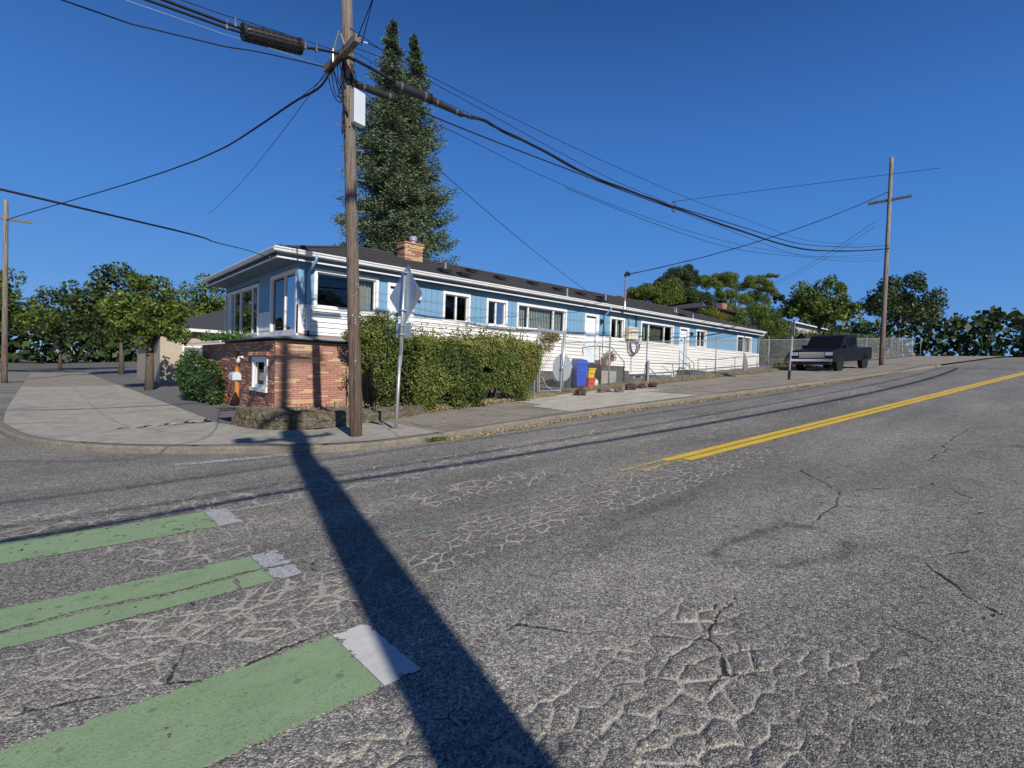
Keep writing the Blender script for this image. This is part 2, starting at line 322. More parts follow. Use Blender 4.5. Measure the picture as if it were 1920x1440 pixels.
# ------------------------------------------------------------------ objects
def link(o, parent=None):
    col.objects.link(o)
    if parent: o.parent = parent
    return o
def tag(o, label=None, cat=None, group=None, kind=None):
    if label: o['label'] = label
    if cat: o['category'] = cat
    if group: o['group'] = group
    if kind: o['kind'] = kind
    return o
def thing(name, loc=(0, 0, 0), label=None, cat=None, group=None, rz=0):
    o = bpy.data.objects.new(name, None); o.location = loc; o.rotation_euler.z = rz; o.empty_display_size = .2
    return tag(link(o), label, cat, group)
class MB:
    def __init__(s): s.v = []; s.f = []
    def add(s, vs, fs):
        n = len(s.v); s.v += [tuple(p) for p in vs]; s.f += [tuple(i + n for i in f) for f in fs]; return s
    def box(s, x0, x1, y0, y1, z0, z1):
        return s.add([(x0, y0, z0), (x1, y0, z0), (x1, y1, z0), (x0, y1, z0), (x0, y0, z1), (x1, y0, z1), (x1, y1, z1), (x0, y1, z1)],
                     [(0, 3, 2, 1), (4, 5, 6, 7), (0, 1, 5, 4), (1, 2, 6, 5), (2, 3, 7, 6), (3, 0, 4, 7)])
    def hexa(s, bot, top):
        return s.add(list(bot) + list(top), [(3, 2, 1, 0), (4, 5, 6, 7), (0, 1, 5, 4), (1, 2, 6, 5), (2, 3, 7, 6), (3, 0, 4, 7)])
    def bar(s, a, b, w, h=None, up=(0, 0, 1)):
        a = Vector(a); b = Vector(b); h = h or w; d = (b - a).normalized(); u = Vector(up)
        if abs(d.dot(u)) > .98: u = Vector((1, 0, 0))
        r = d.cross(u).normalized() * w / 2; u = r.cross(d).normalized() * h / 2
        return s.hexa([a - r - u, a + r - u, a + r + u, a - r + u], [b - r - u, b + r - u, b + r + u, b - r + u])
    def tube(s, pts, r, n=8, cap=True):
        pts = [Vector(p) for p in pts]; m = len(pts); rs = r if isinstance(r, (list, tuple)) else [r] * m
        base = len(s.v); up = None
        for i, p in enumerate(pts):
            d = (pts[min(i + 1, m - 1)] - pts[max(i - 1, 0)])
            d = d.normalized() if d.length > 1e-9 else Vector((0, 0, 1))
            if up is None: up = Vector((0, 0, 1)) if abs(d.z) < .9 else Vector((1, 0, 0))
            a = d.cross(up).normalized(); bb = a.cross(d).normalized(); up = bb
            for k in range(n):
                t = 2 * math.pi * k / n; s.v.append(tuple(p + (a * math.cos(t) + bb * math.sin(t)) * rs[i]))
        for i in range(m - 1):
            for k in range(n):
                s.f.append((base + i * n + k, base + i * n + (k + 1) % n, base + (i + 1) * n + (k + 1) % n, base + (i + 1) * n + k))
        if cap:
            s.f.append(tuple(base + k for k in range(n - 1, -1, -1))); s.f.append(tuple(base + (m - 1) * n + k for k in range(n)))
        return s
    def lathe(s, prof, c=(0, 0, 0), n=20):
        base = len(s.v)
        for (r, z) in prof:
            for k in range(n):
                t = 2 * math.pi * k / n; s.v.append((c[0] + r * math.cos(t), c[1] + r * math.sin(t), c[2] + z))
        for i in range(len(prof) - 1):
            for k in range(n):
                s.f.append((base + i * n + k, base + i * n + (k + 1) % n, base + (i + 1) * n + (k + 1) % n, base + (i + 1) * n + k))
        s.f.append(tuple(base + k for k in range(n - 1, -1, -1))); s.f.append(tuple(base + (len(prof) - 1) * n + k for k in range(n)))
        return s
    def prism(s, poly, axis, a0, a1):
        """poly of 2-D points extruded along axis (0 x, 1 y, 2 z)"""
        def p3(p, a):
            q = [p[0], p[1]]; q.insert(axis, a); return tuple(q)
        n = len(poly)
        return s.add([p3(p, a0) for p in poly] + [p3(p, a1) for p in poly],
                     [tuple(range(n - 1, -1, -1)), tuple(range(n, 2 * n))] + [(i, (i + 1) % n, n + (i + 1) % n, n + i) for i in range(n)])
    def mesh(s, name, m=None, smooth=False):
        me = bpy.data.meshes.new(name); me.from_pydata(s.v, [], s.f)
        if m: me.materials.append(m)
        if smooth: me.polygons.foreach_set('use_smooth', [True] * len(me.polygons))
        me.update(); return me
    def build(s, name, m, parent=None, smooth=False, bevel=0, off=None):
        if off is not None: s.v = [(p[0] - off[0], p[1] - off[1], p[2] - off[2]) for p in s.v]
        o = bpy.data.objects.new(name, s.mesh(name, m, smooth)); link(o, parent)
        bm_fix(o.data)
        if bevel:
            md = o.modifiers.new('bevel', 'BEVEL'); md.width = bevel; md.segments = 2; md.limit_method = 'ANGLE'
        return o
import bmesh
def bm_fix(me):
    bm = bmesh.new(); bm.from_mesh(me); bmesh.ops.recalc_face_normals(bm, faces=bm.faces); bm.to_mesh(me); bm.free()
def quads(name, V, m, tone=None, parent=None, nper=4):
    """V: (n, nper, 3) array of faces"""
    V = np.asarray(V, np.float32); n = V.shape[0]
    me = bpy.data.meshes.new(name); me.vertices.add(n * nper); me.vertices.foreach_set('co', V.reshape(-1))
    me.loops.add(n * nper); me.loops.foreach_set('vertex_index', np.arange(n * nper, dtype=np.int32))
    me.polygons.add(n); me.polygons.foreach_set('loop_start', np.arange(0, n * nper, nper, dtype=np.int32))
    me.polygons.foreach_set('loop_total', np.full(n, nper, np.int32))
    me.update(calc_edges=True); me.materials.append(m)
    if tone is not None:
        a = me.attributes.new('tone', 'FLOAT', 'FACE'); a.data.foreach_set('value', np.asarray(tone, np.float32))
    return link(bpy.data.objects.new(name, me), parent)
def leaves(P, N, size, aspect=.6, tilt=.8, n_rng=rng):
    """rhombic leaves at points P, loosely facing N"""
    n = len(P); s = size * (0.6 + .8 * n_rng.random(n))[:, None]
    nn = N + tilt * n_rng.normal(size=(n, 3)); nn /= np.linalg.norm(nn, axis=1)[:, None] + 1e-9
    t = n_rng.normal(size=(n, 3)); t -= (t * nn).sum(1)[:, None] * nn; t /= np.linalg.norm(t, axis=1)[:, None] + 1e-9
    bt = np.cross(nn, t)
    q = np.stack([P - t * s * .5, P + bt * s * aspect * .5 + nn * s * .06, P + t * s * .5, P - bt * s * aspect * .5 + nn * s * .06], 1)
    return q
def copyo(o, parent, loc=None, scale=None, rot=None, mat=None):
    c = o.copy(); link(c, parent)
    if loc is not None: c.location = loc
    if scale is not None: c.scale = scale
    if rot is not None: c.rotation_euler = rot
    return c

# ------------------------------------------------------------------ numpy noise for the road
def vnoise(x, y, seed=0):
    xi = np.floor(x).astype(np.int64); yi = np.floor(y).astype(np.int64); fx = x - xi; fy = y - yi
    fx = fx * fx * (3 - 2 * fx); fy = fy * fy * (3 - 2 * fy)
    def h(a, b_):
        n = (a * 374761393 + b_ * 668265263 + seed * 982451653) & 0xffffffff
        n = ((n ^ (n >> 13)) * 1274126177) & 0xffffffff
        return ((n ^ (n >> 16)) & 0xffff) / 65535.0
    return (h(xi, yi) * (1 - fx) + h(xi + 1, yi) * fx) * (1 - fy) + (h(xi, yi + 1) * (1 - fx) + h(xi + 1, yi + 1) * fx) * fy
def fbm(x, y, seed=0, o=4):
    r = 0; a = .5
    for k in range(o): r = r + a * vnoise(x * 2 ** k, y * 2 ** k, seed + k * 17); a *= .5
    return r
def voro(x, y, seed=0):
    xi = np.floor(x).astype(np.int64); yi = np.floor(y).astype(np.int64)
    f1 = np.full(x.shape, 9.); f2 = np.full(x.shape, 9.); c1x = np.zeros(x.shape); c1y = np.zeros(x.shape); c2x = np.zeros(x.shape); c2y = np.zeros(x.shape)
    cid = np.zeros(x.shape)
    for dx in (-1, 0, 1):
        for dy in (-1, 0, 1):
            a = xi + dx; b_ = yi + dy
            n = (a * 73856093 ^ b_ * 19349663 ^ seed * 83492791) & 0xffffffff
            n = ((n ^ (n >> 15)) * 2246822519) & 0xffffffff; n = n ^ (n >> 13)
            px = a + (n & 0xffff) / 65535.; py = b_ + ((n >> 16) & 0xffff) / 65535.
            d = (x - px) ** 2 + (y - py) ** 2
            m1 = d < f1
            f2 = np.where(m1, f1, np.minimum(f2, d)); m2 = (~m1) & (d <= f2)
            c2x = np.where(m1, c1x, np.where(m2, px, c2x)); c2y = np.where(m1, c1y, np.where(m2, py, c2y))
            c1x = np.where(m1, px, c1x); c1y = np.where(m1, py, c1y); cid = np.where(m1, (n % 1000) / 1000., cid); f1 = np.where(m1, d, f1)
    dd = np.sqrt((c1x - c2x) ** 2 + (c1y - c2y) ** 2) + 1e-6
    return (f2 - f1) / (2 * dd), cid

def curb_pts(P, step=.4):
    out = []
    P = [Vector(p).to_2d() if len(p) > 2 else Vector(p) for p in P]
    for i in range(len(P) - 1):
        p0 = P[max(i - 1, 0)]; p1 = P[i]; p2 = P[i + 1]; p3 = P[min(i + 2, len(P) - 1)]
        n = max(2, int((p2 - p1).length / step)) if (p2 - p1).length < 12 else 24
        for k in range(n):
            t = k / n
            out.append(.5 * ((2 * p1) + (p2 - p0) * t + (2 * p0 - 5 * p1 + 4 * p2 - p3) * t * t + (3 * p1 - p0 - 3 * p2 + p3) * t ** 3))
    out.append(P[-1]); return out
# far-side kerb: down the side street, round the corner, up the hill
KERB = curb_pts([(-.9, 60), (-.9, 30), (-.85, 18), (-.6, 14.5), (-.1, 12.4), (.75, 11.0), (1.6, 10.1), (2.3, 9.45), (3.0, 8.8), (3.6, 8.35), (4.3, 8.07), (5.2, 8.0), (7.2, 8.05), (9.7, 8.1), (14, 7.86), (20.7, 7.35), (35, 6.6), (60, 5.3), (110, 2.6)])
INNER = curb_pts([(2.9, 60), (2.9, 30), (2.9, 18), (2.9, 15.2), (2.95, 13.6), (3.0, 12.5), (3.1, 11.6), (3.35, 10.9), (3.8, 10.4), (4.3, 10.2), (5.0, 10.45), (5.8, 10.5), (7.3, 11.2), (9.9, 11.5), (14, 11.65), (20.7, 11.65), (35, 11.6), (60, 11.5), (110, 11.4)])

# ------------------------------------------------------------------ ROAD
def axis(pts):
    out = [pts[0][0]]
    for (a, sa), (b_, sb) in zip(pts, pts[1:]):
        x = out[-1]
        while x < b_ - 1e-6:
            t = (x - a) / (b_ - a); x += sa * (1 - t) + sb * t; out.append(min(x, b_))
    return np.unique(np.round(out, 5))
xs = axis([(-140, 12), (-20, 1.5), (-3, .15), (-.4, .03), (.3, .0105), (3.2, .0115), (6.5, .021), (10, .034), (14, .07), (30, .4), (150, 6)])
ys = axis([(-2.6, .3), (0, .06), (.7, .0105), (3.2, .012), (5.0, .015), (7.3, .018), (8.3, .04), (10, .09), (12, .8), (70, 6)])
X, Y = np.meshgrid(xs, ys, indexing='ij')
wx = X + .06 * (fbm(X * 6, Y * 6, 3) - .5) + .25 * (fbm(X * .9, Y * .9, 5) - .5); wy = Y + .06 * (fbm(X * 6 + 9, Y * 6, 4) - .5) + .25 * (fbm(X * .9 + 4, Y * .9, 6) - .5)
def zone(cx, cy, rx, ry, ang=0, soft=.35):
    ca, sa = math.cos(ang), math.sin(ang); u = ((X - cx) * ca + (Y - cy) * sa) / rx; w = (-(X - cx) * sa + (Y - cy) * ca) / ry
    return np.clip((1.0 - np.sqrt(u * u + w * w)) / soft + (fbm(X * 3, Y * 3, 21) - .45) * 2.2, 0, 1) * (np.sqrt(u * u + w * w) < 1.25)
def strip(x0, x1, ya, yb, slope=0., soft=.18, hole=.42, k=3.2, sd=21):
    yy_ = Y - slope * (X - x0); e = np.minimum(np.minimum((X - x0) / .5, (x1 - X) / .9), np.minimum((yy_ - ya) / soft, (yb - yy_) / soft))
    return np.clip(np.clip(e, -1, 1) * .6 + (fbm(X * 2.6, Y * 2.6, sd) - hole) * k, 0, 1) * np.clip(e * 2 + .6, 0, 1)
zA = strip(.75, 3.4, .62, 2.05, -.12, .28, .30, 3.0)             # broken blocks of the near wheel path
zB = strip(2.1, 8.6, 3.22, 4.16, -.03, .12, .30, 3.4, 22)        # just south of the centre seam
zC = strip(-2.2, 2.15, 2.95, 3.84, .0, .15, .30, 3.0, 23)        # between the green bars
zD = np.maximum(strip(-1.5, 8.5, 6.05, 7.15, -.05, .2, .30, 3.6, 24), .9 * strip(8.0, 22, 5.5, 6.8, -.06, .2, .36, 3.6, 25))
zE = strip(1.9, 6.0, 4.65, 5.35, -.05, .15, .32, 3.2, 26); zF = .9 * strip(.3, 2.1, 4.55, 5.6, 0, .2, .36, 3.0, 27); zG = .8 * strip(6.5, 18, 4.6, 5.5, -.06, .2, .40, 3.4, 28)
d1, id1 = voro(wx / .17, wy / .125, 1); d1 = d1 * .14
d2, id2 = voro(wx / .30, wy / .24, 2); d2 = d2 * .27
d3, id3 = voro((wx + .5 * fbm(X, Y, 31)) / 1.25, wy / .9, 3); d3 = d3 * 1.0
ww = .55 + .9 * fbm(X * 2.3, Y * 2.3, 8)
def line(d, w): return np.exp(-(d / w) ** 2)
gate = np.clip((fbm(X * .7 + 3, Y * .7, 44) - .42) * 6, 0, 1)
lA = line(d1, .011) * zA; lB = line(d1, .009) * zB; lC = np.maximum(line(d1, .009), line(d2, .018)) * zC
lD = line(d2, .012) * np.maximum(zD, zE)
longz = np.clip(np.maximum(np.maximum(zD, zE), np.maximum(zF, zG)), 0, 1)
lL = line(d3, .008) * gate * (1 - np.clip(zB + zC, 0, 1)) * (Y < 4.1)
seam_y = 4.17 - .02 * (X - 2.3)
seam = np.exp(-((Y - seam_y + .03 * (fbm(X * 3, X * 0, 9) - .5)) / .012) ** 2) * np.clip((fbm(X * 2.5, X * 0 + 2, 12) - .22) * 4, 0, 1) * (X < 6.2)
sand = np.clip(seam * .7 + .10 * zC + .05 * zB + .05 * zA, 0, 1)
crackz = gate * (1 - np.clip(zB + zC, 0, 1)) * np.clip((4.3 - Y) * 2, 0, 1) + .6 * gate * (Y >= 4.3) * (fbm(X, Y, 13) > .5)
dome = (np.clip(d1 / .028, 0, 1) ** .6)
Z = Gn(X) + 0.003 * (fbm(X * 30, Y * 30, 81) - .5) + .0022 * (vnoise(X * 71, Y * 67, 83) - .5) * (X < 6) + .012 * (fbm(X * 1.2, Y * 1.2, 82) - .5)
Z -= zA * (1 - dome) * .014 + lB * .005 + lC * .006 + lL * .009 + .004 * lD
Z += zA * (id1 - .5) * .008 * dome
Z = np.where(X > 30, Gn(X), Z)
tone = np.ones(X.shape)
tone *= 1.0 + .13 * np.exp(-((Y - 7.45) / .45) ** 2) * (X > 2)                # pale strip by the kerb
tone *= 1.0 - .10 * np.exp(-((Y - 4.7) / .35) ** 2) + .10 * np.exp(-((Y - 2.3) / .8) ** 2)
tone *= 1 - .16 * zB - .10 * zA
tone *= 1 + .30 * (fbm(X * .8, Y * 1.6, 95) - .5) + .26 * (fbm(X * .18, Y * 2.6, 96) - .5) - .08 * zC
tr_ = np.hypot((X - 4.62) / .66, (Y - 1.68 + .25 * (X - 4.6)) / .36); ring = np.exp(-((tr_ - .8 + 1.1 * (fbm(X * 2.6, Y * 2.6, 91) - .5)) / .2) ** 2) * np.clip(fbm(X * 4, Y * 12, 92) * 3 - .7, 0, 1)
tone *= 1 - .5 * ring
tone *= 1 + .16 * np.exp(-(((X - 2.5) / .9) ** 2 + ((Y - 2.5) / .55) ** 2)) - .12 * np.exp(-(((X - 5.5) / 2.0) ** 2 + ((Y - 3.1) / .3) ** 2))                                                        # tar smear round a sunken lid
for (cx, cy, rx, ry) in ((2.75, 2.05, .16, .07), (2.3, 2.3, .1, .05), (3.6, 2.7, .5, .1), (3.1, 2.2, .12, .05), (4.7, 3.0, .9, .12)):
    tone *= 1 - .3 * np.exp(-(((X - cx) / rx) ** 2 + ((Y - cy) / ry) ** 2))
nx, ny = X.shape
me = bpy.data.meshes.new('road'); me.vertices.add(nx * ny)
me.vertices.foreach_set('co', np.stack([X, Y, Z], -1).astype(np.float32).reshape(-1))
I = (np.arange(nx - 1)[:, None] * ny + np.arange(ny - 1)[None, :]).reshape(-1)
# drop far cells under the block that nothing can show
cxm = X[:-1, :-1].reshape(-1); cym = Y[:-1, :-1].reshape(-1)
keep = ~((cxm > 5) & (cym > 8.6)) & ~((cxm > 1.6) & (cym > 11.2)); I = I[keep]
fc = np.stack([I, I + ny, I + ny + 1, I + 1], -1).astype(np.int32); n = len(fc)
me.loops.add(n * 4); me.loops.foreach_set('vertex_index', fc.reshape(-1)); me.polygons.add(n)
me.polygons.foreach_set('loop_start', np.arange(0, n * 4, 4, dtype=np.int32)); me.polygons.foreach_set('loop_total', np.full(n, 4, np.int32))
me.polygons.foreach_set('use_smooth', np.ones(n, bool))
me.update(calc_edges=True); me.materials.append(asph)
for nm, arr in (('sand', sand), ('crack', crackz), ('longc', longz)):
    a = me.attributes.new(nm, 'FLOAT', 'POINT'); a.data.foreach_set('value', arr.astype(np.float32).reshape(-1))
a = me.attributes.new('edge', 'FLOAT_VECTOR', 'POINT'); a.data.foreach_set('vector', np.stack([d1, d2, d3], -1).astype(np.float32).reshape(-1))
a = me.attributes.new('zones', 'FLOAT_COLOR', 'POINT'); a.data.foreach_set('color', np.stack([zA, zB, zC, np.ones_like(zA)], -1).astype(np.float32).reshape(-1))
a = me.attributes.new('tone', 'FLOAT_COLOR', 'POINT')
a.data.foreach_set('color', np.stack([tone, tone, tone * 1.0, np.ones_like(tone)], -1).astype(np.float32).reshape(-1))
road = tag(link(bpy.data.objects.new('road', me)), kind='structure')
road['label'] = 'worn grey asphalt road with sand-filled alligator cracks'

# ground sheet far beyond
gx = axis([(-700, 60), (-60, 8), (0, 4), (60, 4), (120, 20), (700, 80)]); gy = axis([(-700, 60), (-60, 10), (60, 10), (700, 60)])
mb = MB()
for x in gx:
    for y in gy: mb.v.append((x, y, G(x) - .10 + (max(0, math.hypot(x, y) - 200) * .006)))
for i in range(len(gx) - 1):
    for j in range(len(gy) - 1): k = i * len(gy) + j; mb.f.append((k, k + len(gy), k + len(gy) + 1, k + 1))
tag(mb.build('ground', ground_m), kind='structure')

# paint, a little above the asphalt, edges eaten away cell by cell
def marking(name, m, x0, x1, yf, w, step=.014, lift=.006, wear=.18, seed=1, shift=None, crackgap=False, ystep=None):
    nxs = int((x1 - x0) / step) + 1; ystep = ystep or step; nys = max(2, int(w / ystep))
    gx_ = np.linspace(x0, x1, nxs); gy_ = np.linspace(0, w, nys + 1)
    A, B = np.meshgrid(gx_, gy_, indexing='ij'); YY = np.vectorize(yf)(A) + B
    if shift: A = A + shift(B)
    ZZ = Gn(A) + lift + .012 * (fbm(A * 1.2, YY * 1.2, 82) - .5)
    P = np.stack([A, YY, ZZ], -1)
    q = np.stack([P[:-1, :-1], P[1:, :-1], P[1:, 1:], P[:-1, 1:]], 2).reshape(-1, 4, 3)
    c = q.mean(1); nz = fbm(c[:, 0] * 22, c[:, 1] * 22, seed); ex = np.minimum(c[:, 0] - x0, x1 - c[:, 0]) ; ey = np.minimum(c[:, 1] - yf(x0), yf(x0) + w - c[:, 1]) if x1 - x0 < 4 else np.full(len(c), 1.)
    k = nz > wear + .34 * np.exp(-np.maximum(np.minimum(ex, ey), 0) / .011)
    if crackgap:
        g = np.abs(c[:, 1] - (yf(x0) + w * .42 + .02 * np.sin(c[:, 0] * 7))) > .018 + .012 * fbm(c[:, 0] * 8, c[:, 1] * 0, 3)
        k &= g & (np.abs(c[:, 0] - 1.02 - .1 * (c[:, 1] - yf(x0))) > .012) | (c[:, 1] > yf(x0) + w * .5) & g
    return quads(name, q[k], m, parent=road)
for i, y0 in enumerate((2.25, 3.86, 5.46)):
    fy = (lambda y0: (lambda x: y0))(y0)
    o = marking('green_block', green_m, -1.15, 1.245, fy, .62, .016 if i else .012, seed=i, wear=.14 + .05 * i, crackgap=(i == 1)); o['label'] = 'green crossing bar'
    marking('white_block', white_m if i == 0 else white_w, 1.25, 1.455, fy, .62, .012, seed=i + 5, wear=.14 + .10 * (i == 1), crackgap=(i == 1))
    marking('white_block', white_w, -1.38, -1.155, fy, .62, .03, seed=i + 15, wear=.2)
yl = lambda x: 4.09 - .062 * (x - 5.7)
for k, off in enumerate((0, .19)):
    marking('centre_line', yellow_m, 6.95 - .25 * k, 34, (lambda off: (lambda x: yl(x) + off))(off - .15), .145, .05, wear=.12, seed=20 + k, ystep=.02)
    marking('centre_line', yellow_w, 5.72 + (.18 - .18 * k), 6.94 - .25 * k, (lambda off: (lambda x: yl(x) + off))(off - .15), .14, .014, wear=.36, seed=30 + k)
    marking('centre_line', yellow_m, 34, 108, (lambda off: (lambda x: yl(x) + off))(off - .13), .12, 1.0, wear=-1, seed=20 + k, ystep=.12)
marking('teal_mark', teal_w, 2.45, 2.98, lambda x: 4.08, .035, .014, wear=.36, seed=50)
# crosswalk bar by the corner kerb
mb = MB(); a = onG(418, 867); b_ = onG(612, 848)
d = (b_ - a); nseg = 60
V = []
for i in range(-25, nseg):
    for j in range(8):
        p = a + d * (i / nseg); p2 = a + d * ((i + 1) / nseg); nn = Vector((-d.y, d.x, 0)).normalized()
        if fbm(np.array([p.x * 20]), np.array([p.y * 20 + j * 3.1]), 7)[0] < .36: continue
        w0 = .028 * j; w1 = w0 + .028
        V.append([(q.x + nn.x * w, q.y + nn.y * w, G(q.x) + .007 + .012 * (float(fbm(np.array([q.x * 1.2]), np.array([q.y * 1.2]), 82)[0]) - .5)) for q, w in ((p, w0), (p2, w0), (p2, w1), (p, w1))])
quads('white_line', V, white_w, parent=road)

# ------------------------------------------------------------------ kerb and pavement
def ribbon(name, A, B, m, dz, kind='structure', thick=0, parent=None, div=6, nz=.006):
    """surface between two equally long polylines"""
    mb = MB(); n = len(A)
    for i in range(n):
        for k in range(div + 1):
            p = A[i].lerp(B[i], k / div); mb.v.append((p.x, p.y, G(p.x) + dz + nz * (random.random() - .5)))
    for i in range(n - 1):
        for k in range(div): q = i * (div + 1) + k; mb.f.append((q, q + div + 1, q + div + 2, q + 1))
    o = mb.build(name, m, parent, smooth=True); 
    if kind: o['kind'] = kind
    return o
def resample(P, n):
    L = [0]
    for a, b_ in zip(P, P[1:]): L.append(L[-1] + (b_ - a).length)
    out = []; j = 0
    for i in range(n):
        t = L[-1] * i / (n - 1)
        while j < len(P) - 2 and L[j + 1] < t: j += 1
        u = (t - L[j]) / max(1e-9, L[j + 1] - L[j]); out.append(P[j].lerp(P[j + 1], min(1, u)))
    return out
def offset(P, d):
    out = []
    for i, p in enumerate(P):
        t = (P[min(i + 1, len(P) - 1)] - P[max(i - 1, 0)]).normalized(); out.append(p + Vector((-t.y, t.x)) * d)
    return out
K0 = KERB; K1 = offset(K0, .16)
KT = .115
kerb = thing('kerb', (0, 0, 0)); kerb['kind'] = 'structure'; kerb['label'] = 'low weathered concrete kerb round the corner and uphill'
# kerb stones of about 2.2 m, as seen by their joints
Kd = resample([p for p in K0 if p.y < 16 and p.x < 40], 420)
Lk = sum((b_ - a).length for a, b_ in zip(Kd, Kd[1:])); per = int(420 / (Lk / 2.2))
i = 0
while i < 418:
    j = min(i + per, 419); seg = Kd[i:j + 1]
    if len(seg) < 2: break
    o1 = offset(seg, 0); o2 = offset(seg, .03); o3 = offset(seg, .16)
    mb = MB(); jit = random.uniform(-.006, .006)
    for q, (a, b_, c_) in enumerate(zip(o1, o2, o3)):
        g = G(a.x); r1 = random.uniform(-.006, .006)
        e = .012 if q in (0, len(seg) - 1) else 0
        mb.v += [(a.x, a.y, g - .06), (a.x - .0, a.y + r1, g + KT - .035 + jit), (b_.x, b_.y, g + KT + jit - e), (c_.x, c_.y, g + KT + .003 + jit - e)]
    for q in range(len(seg) - 1):
        for r_ in range(3): k = q * 4 + r_; mb.f.append((k, k + 4, k + 5, k + 1))
    mb.f += [(0, 1, 2, 3), tuple((len(seg) - 1) * 4 + k for k in (3, 2, 1, 0))]
    mb.build('kerb_stone', kerb_m, kerb, smooth=False)
    i = j
nR = 400
A_ = resample(offset(K0, .163), nR)
# match inner points by walking both; pavement
def between(name, x_from, x_to, m, dz, kind=None, parent=None):
    a = [p for p in offset(K0, .163) if x_from <= p.x <= x_to and p.y < 9]
    b2 = [Vector((p.x, np.interp(p.x, [q.x for q in INNER if q.y < 12 and q.x > 4.2], [q.y for q in INNER if q.y < 12 and q.x > 4.2]))) for p in a]
    return ribbon(name, a, b2, m, dz, kind, parent=parent)
KA = [p for p in offset(K0, .163)]
IA = resample([p for p in INNER], 500)
def nearest_inner(p):
    if p.x > 5: return Vector((p.x, float(np.interp(p.x, [q.x for q in INNER if q.x > 4.2 and q.y < 12], [q.y for q in INNER if q.x > 4.2 and q.y < 12]))))
    if p.y > 13: return Vector((2.92, p.y))
    return min(IA, key=lambda q: (q - (p + Vector((.62, .78)) * 1.4)).length)
KB = [nearest_inner(p) for p in KA]
side_walk = ribbon('pavement', KA, KB, con_old, KT, 'structure', div=8)
side_walk['label'] = 'old grey concrete pavement climbing along the road'
# corner slab of smoother concrete and the newer pale driveway slab, 4 mm higher, with saw joints
corner = [(a, b_) for a, b_ in zip(KA, KB) if a.x < 5.6 and a.y < 34]
i = 0
while i < len(corner) - 1:
    j = min(i + 4, len(corner) - 1); ch_ = corner[i:j + 1]
    aa = [p for p, _ in ch_]; bb = [q for _, q in ch_]
    if len(aa) > 1:
        aa[0] = aa[0].lerp(aa[1], .04); bb[0] = bb[0].lerp(bb[1], .04)
        for t0, t1 in ((0, .5), (.506, 1)):
            ribbon('slab', [p.lerp(q, t0) for p, q in zip(aa, bb)], [p.lerp(q, t1) for p, q in zip(aa, bb)], concrete, KT + .007 + random.uniform(-.0015, .0015), None, parent=side_walk, div=4, nz=0)
    i = j
def slab(name, x0, x1, m, dz, t0=0., t1=1., parent=side_walk, skew=0.):
    xs_ = np.linspace(x0, x1, max(2, int((x1 - x0) / .4) + 1)); mb = MB(); div = 5
    ky = lambda x: float(np.interp(x, [q.x for q in KA if q.x > 4.5], [q.y for q in KA if q.x > 4.5]))
    iy = lambda x: float(np.interp(x, [q.x for q in INNER if q.x > 4.2 and q.y < 12], [q.y for q in INNER if q.x > 4.2 and q.y < 12]))
    for x in xs_:
        for k in range(div + 1):
            t = t0 + (t1 - t0) * k / div; xx = x + skew * t; mb.v.append((xx, ky(xx) + (iy(xx) - ky(xx)) * t, G(xx) + dz))
    for i in range(len(xs_) - 1):
        for k in range(div): q = i * (div + 1) + k; mb.f.append((q, q + div + 1, q + div + 2, q + 1))
    return mb.build(name, m, parent)
for x0, x1, t0, t1 in ((9.35, 10.9, 0, .5), (9.75, 10.9, .506, .96), (10.912, 12.75, 0, .5), (10.912, 12.75, .506, 1.0), (12.762, 14.6, 0, .5), (12.762, 15.6, .506, .97)):
    o = slab('pale_slab', x0, x1, con_light, KT + .010, t0, t1, skew=.3)
x = 15.9
while x < 44:
    slab('slab', x, x + 1.46, con_old, KT + .006, 0.01, .45); slab('slab', x, x + 1.46, con_old, KT + .006, .458, .99); x += 1.475
x = 5.75
while x < 9.0:
    slab('slab', x, x + 1.2, con_old, KT + .006, 0.01, .62); x += 1.215
# yard ground inside the block
mb = MB(); yx = axis([(2.9, .4), (36, 1), (60, 4), (150, 12)]); yy = axis([(0, 1 / 14), (1, .2)])
for x in yx:
    y0 = float(np.interp(x, [2.9, 3.35, 4.3, 5.8, 7.3, 9.9, 14, 110], [12.9, 11.0, 10.25, 10.55, 11.25, 11.52, 11.67, 11.42])) - .02
    for t in yy: y = y0 + (70 - y0) * t ** 1.8; mb.v.append((x, y, G(x) + .13 + (.05 * (random.random() - .5) if 12.6 > y > 11.7 else 0)))
for i in range(len(yx) - 1):
    for j in range(len(yy) - 1): k = i * len(yy) + j; mb.f.append((k, k + len(yy), k + len(yy) + 1, k + 1))
yard = tag(mb.build('yard_ground', gravel_m, smooth=True), kind='structure')
# strip of bare soil along the fence line
mb = MB(); n = 120
for i in range(n + 1):
    x = 7.0 + i * .3; y0 = float(np.interp(x, [7, 7.3, 9.9, 14, 110], [11.2, 11.25, 11.52, 11.67, 11.42])) - .08 - .10 * random.random()
    for k in range(5): y = y0 + (.85 + .3 * random.random() * (k > 2)) * k / 4; mb.v.append((x, y, G(x) + .137 + (.03 * random.random() if 0 < k < 4 else 0)))
for i in range(n):
    for k in range(4): q = i * 5 + k; mb.f.append((q, q + 5, q + 6, q + 1))
tag(mb.build('verge', soil_m, smooth=True), kind='structure')
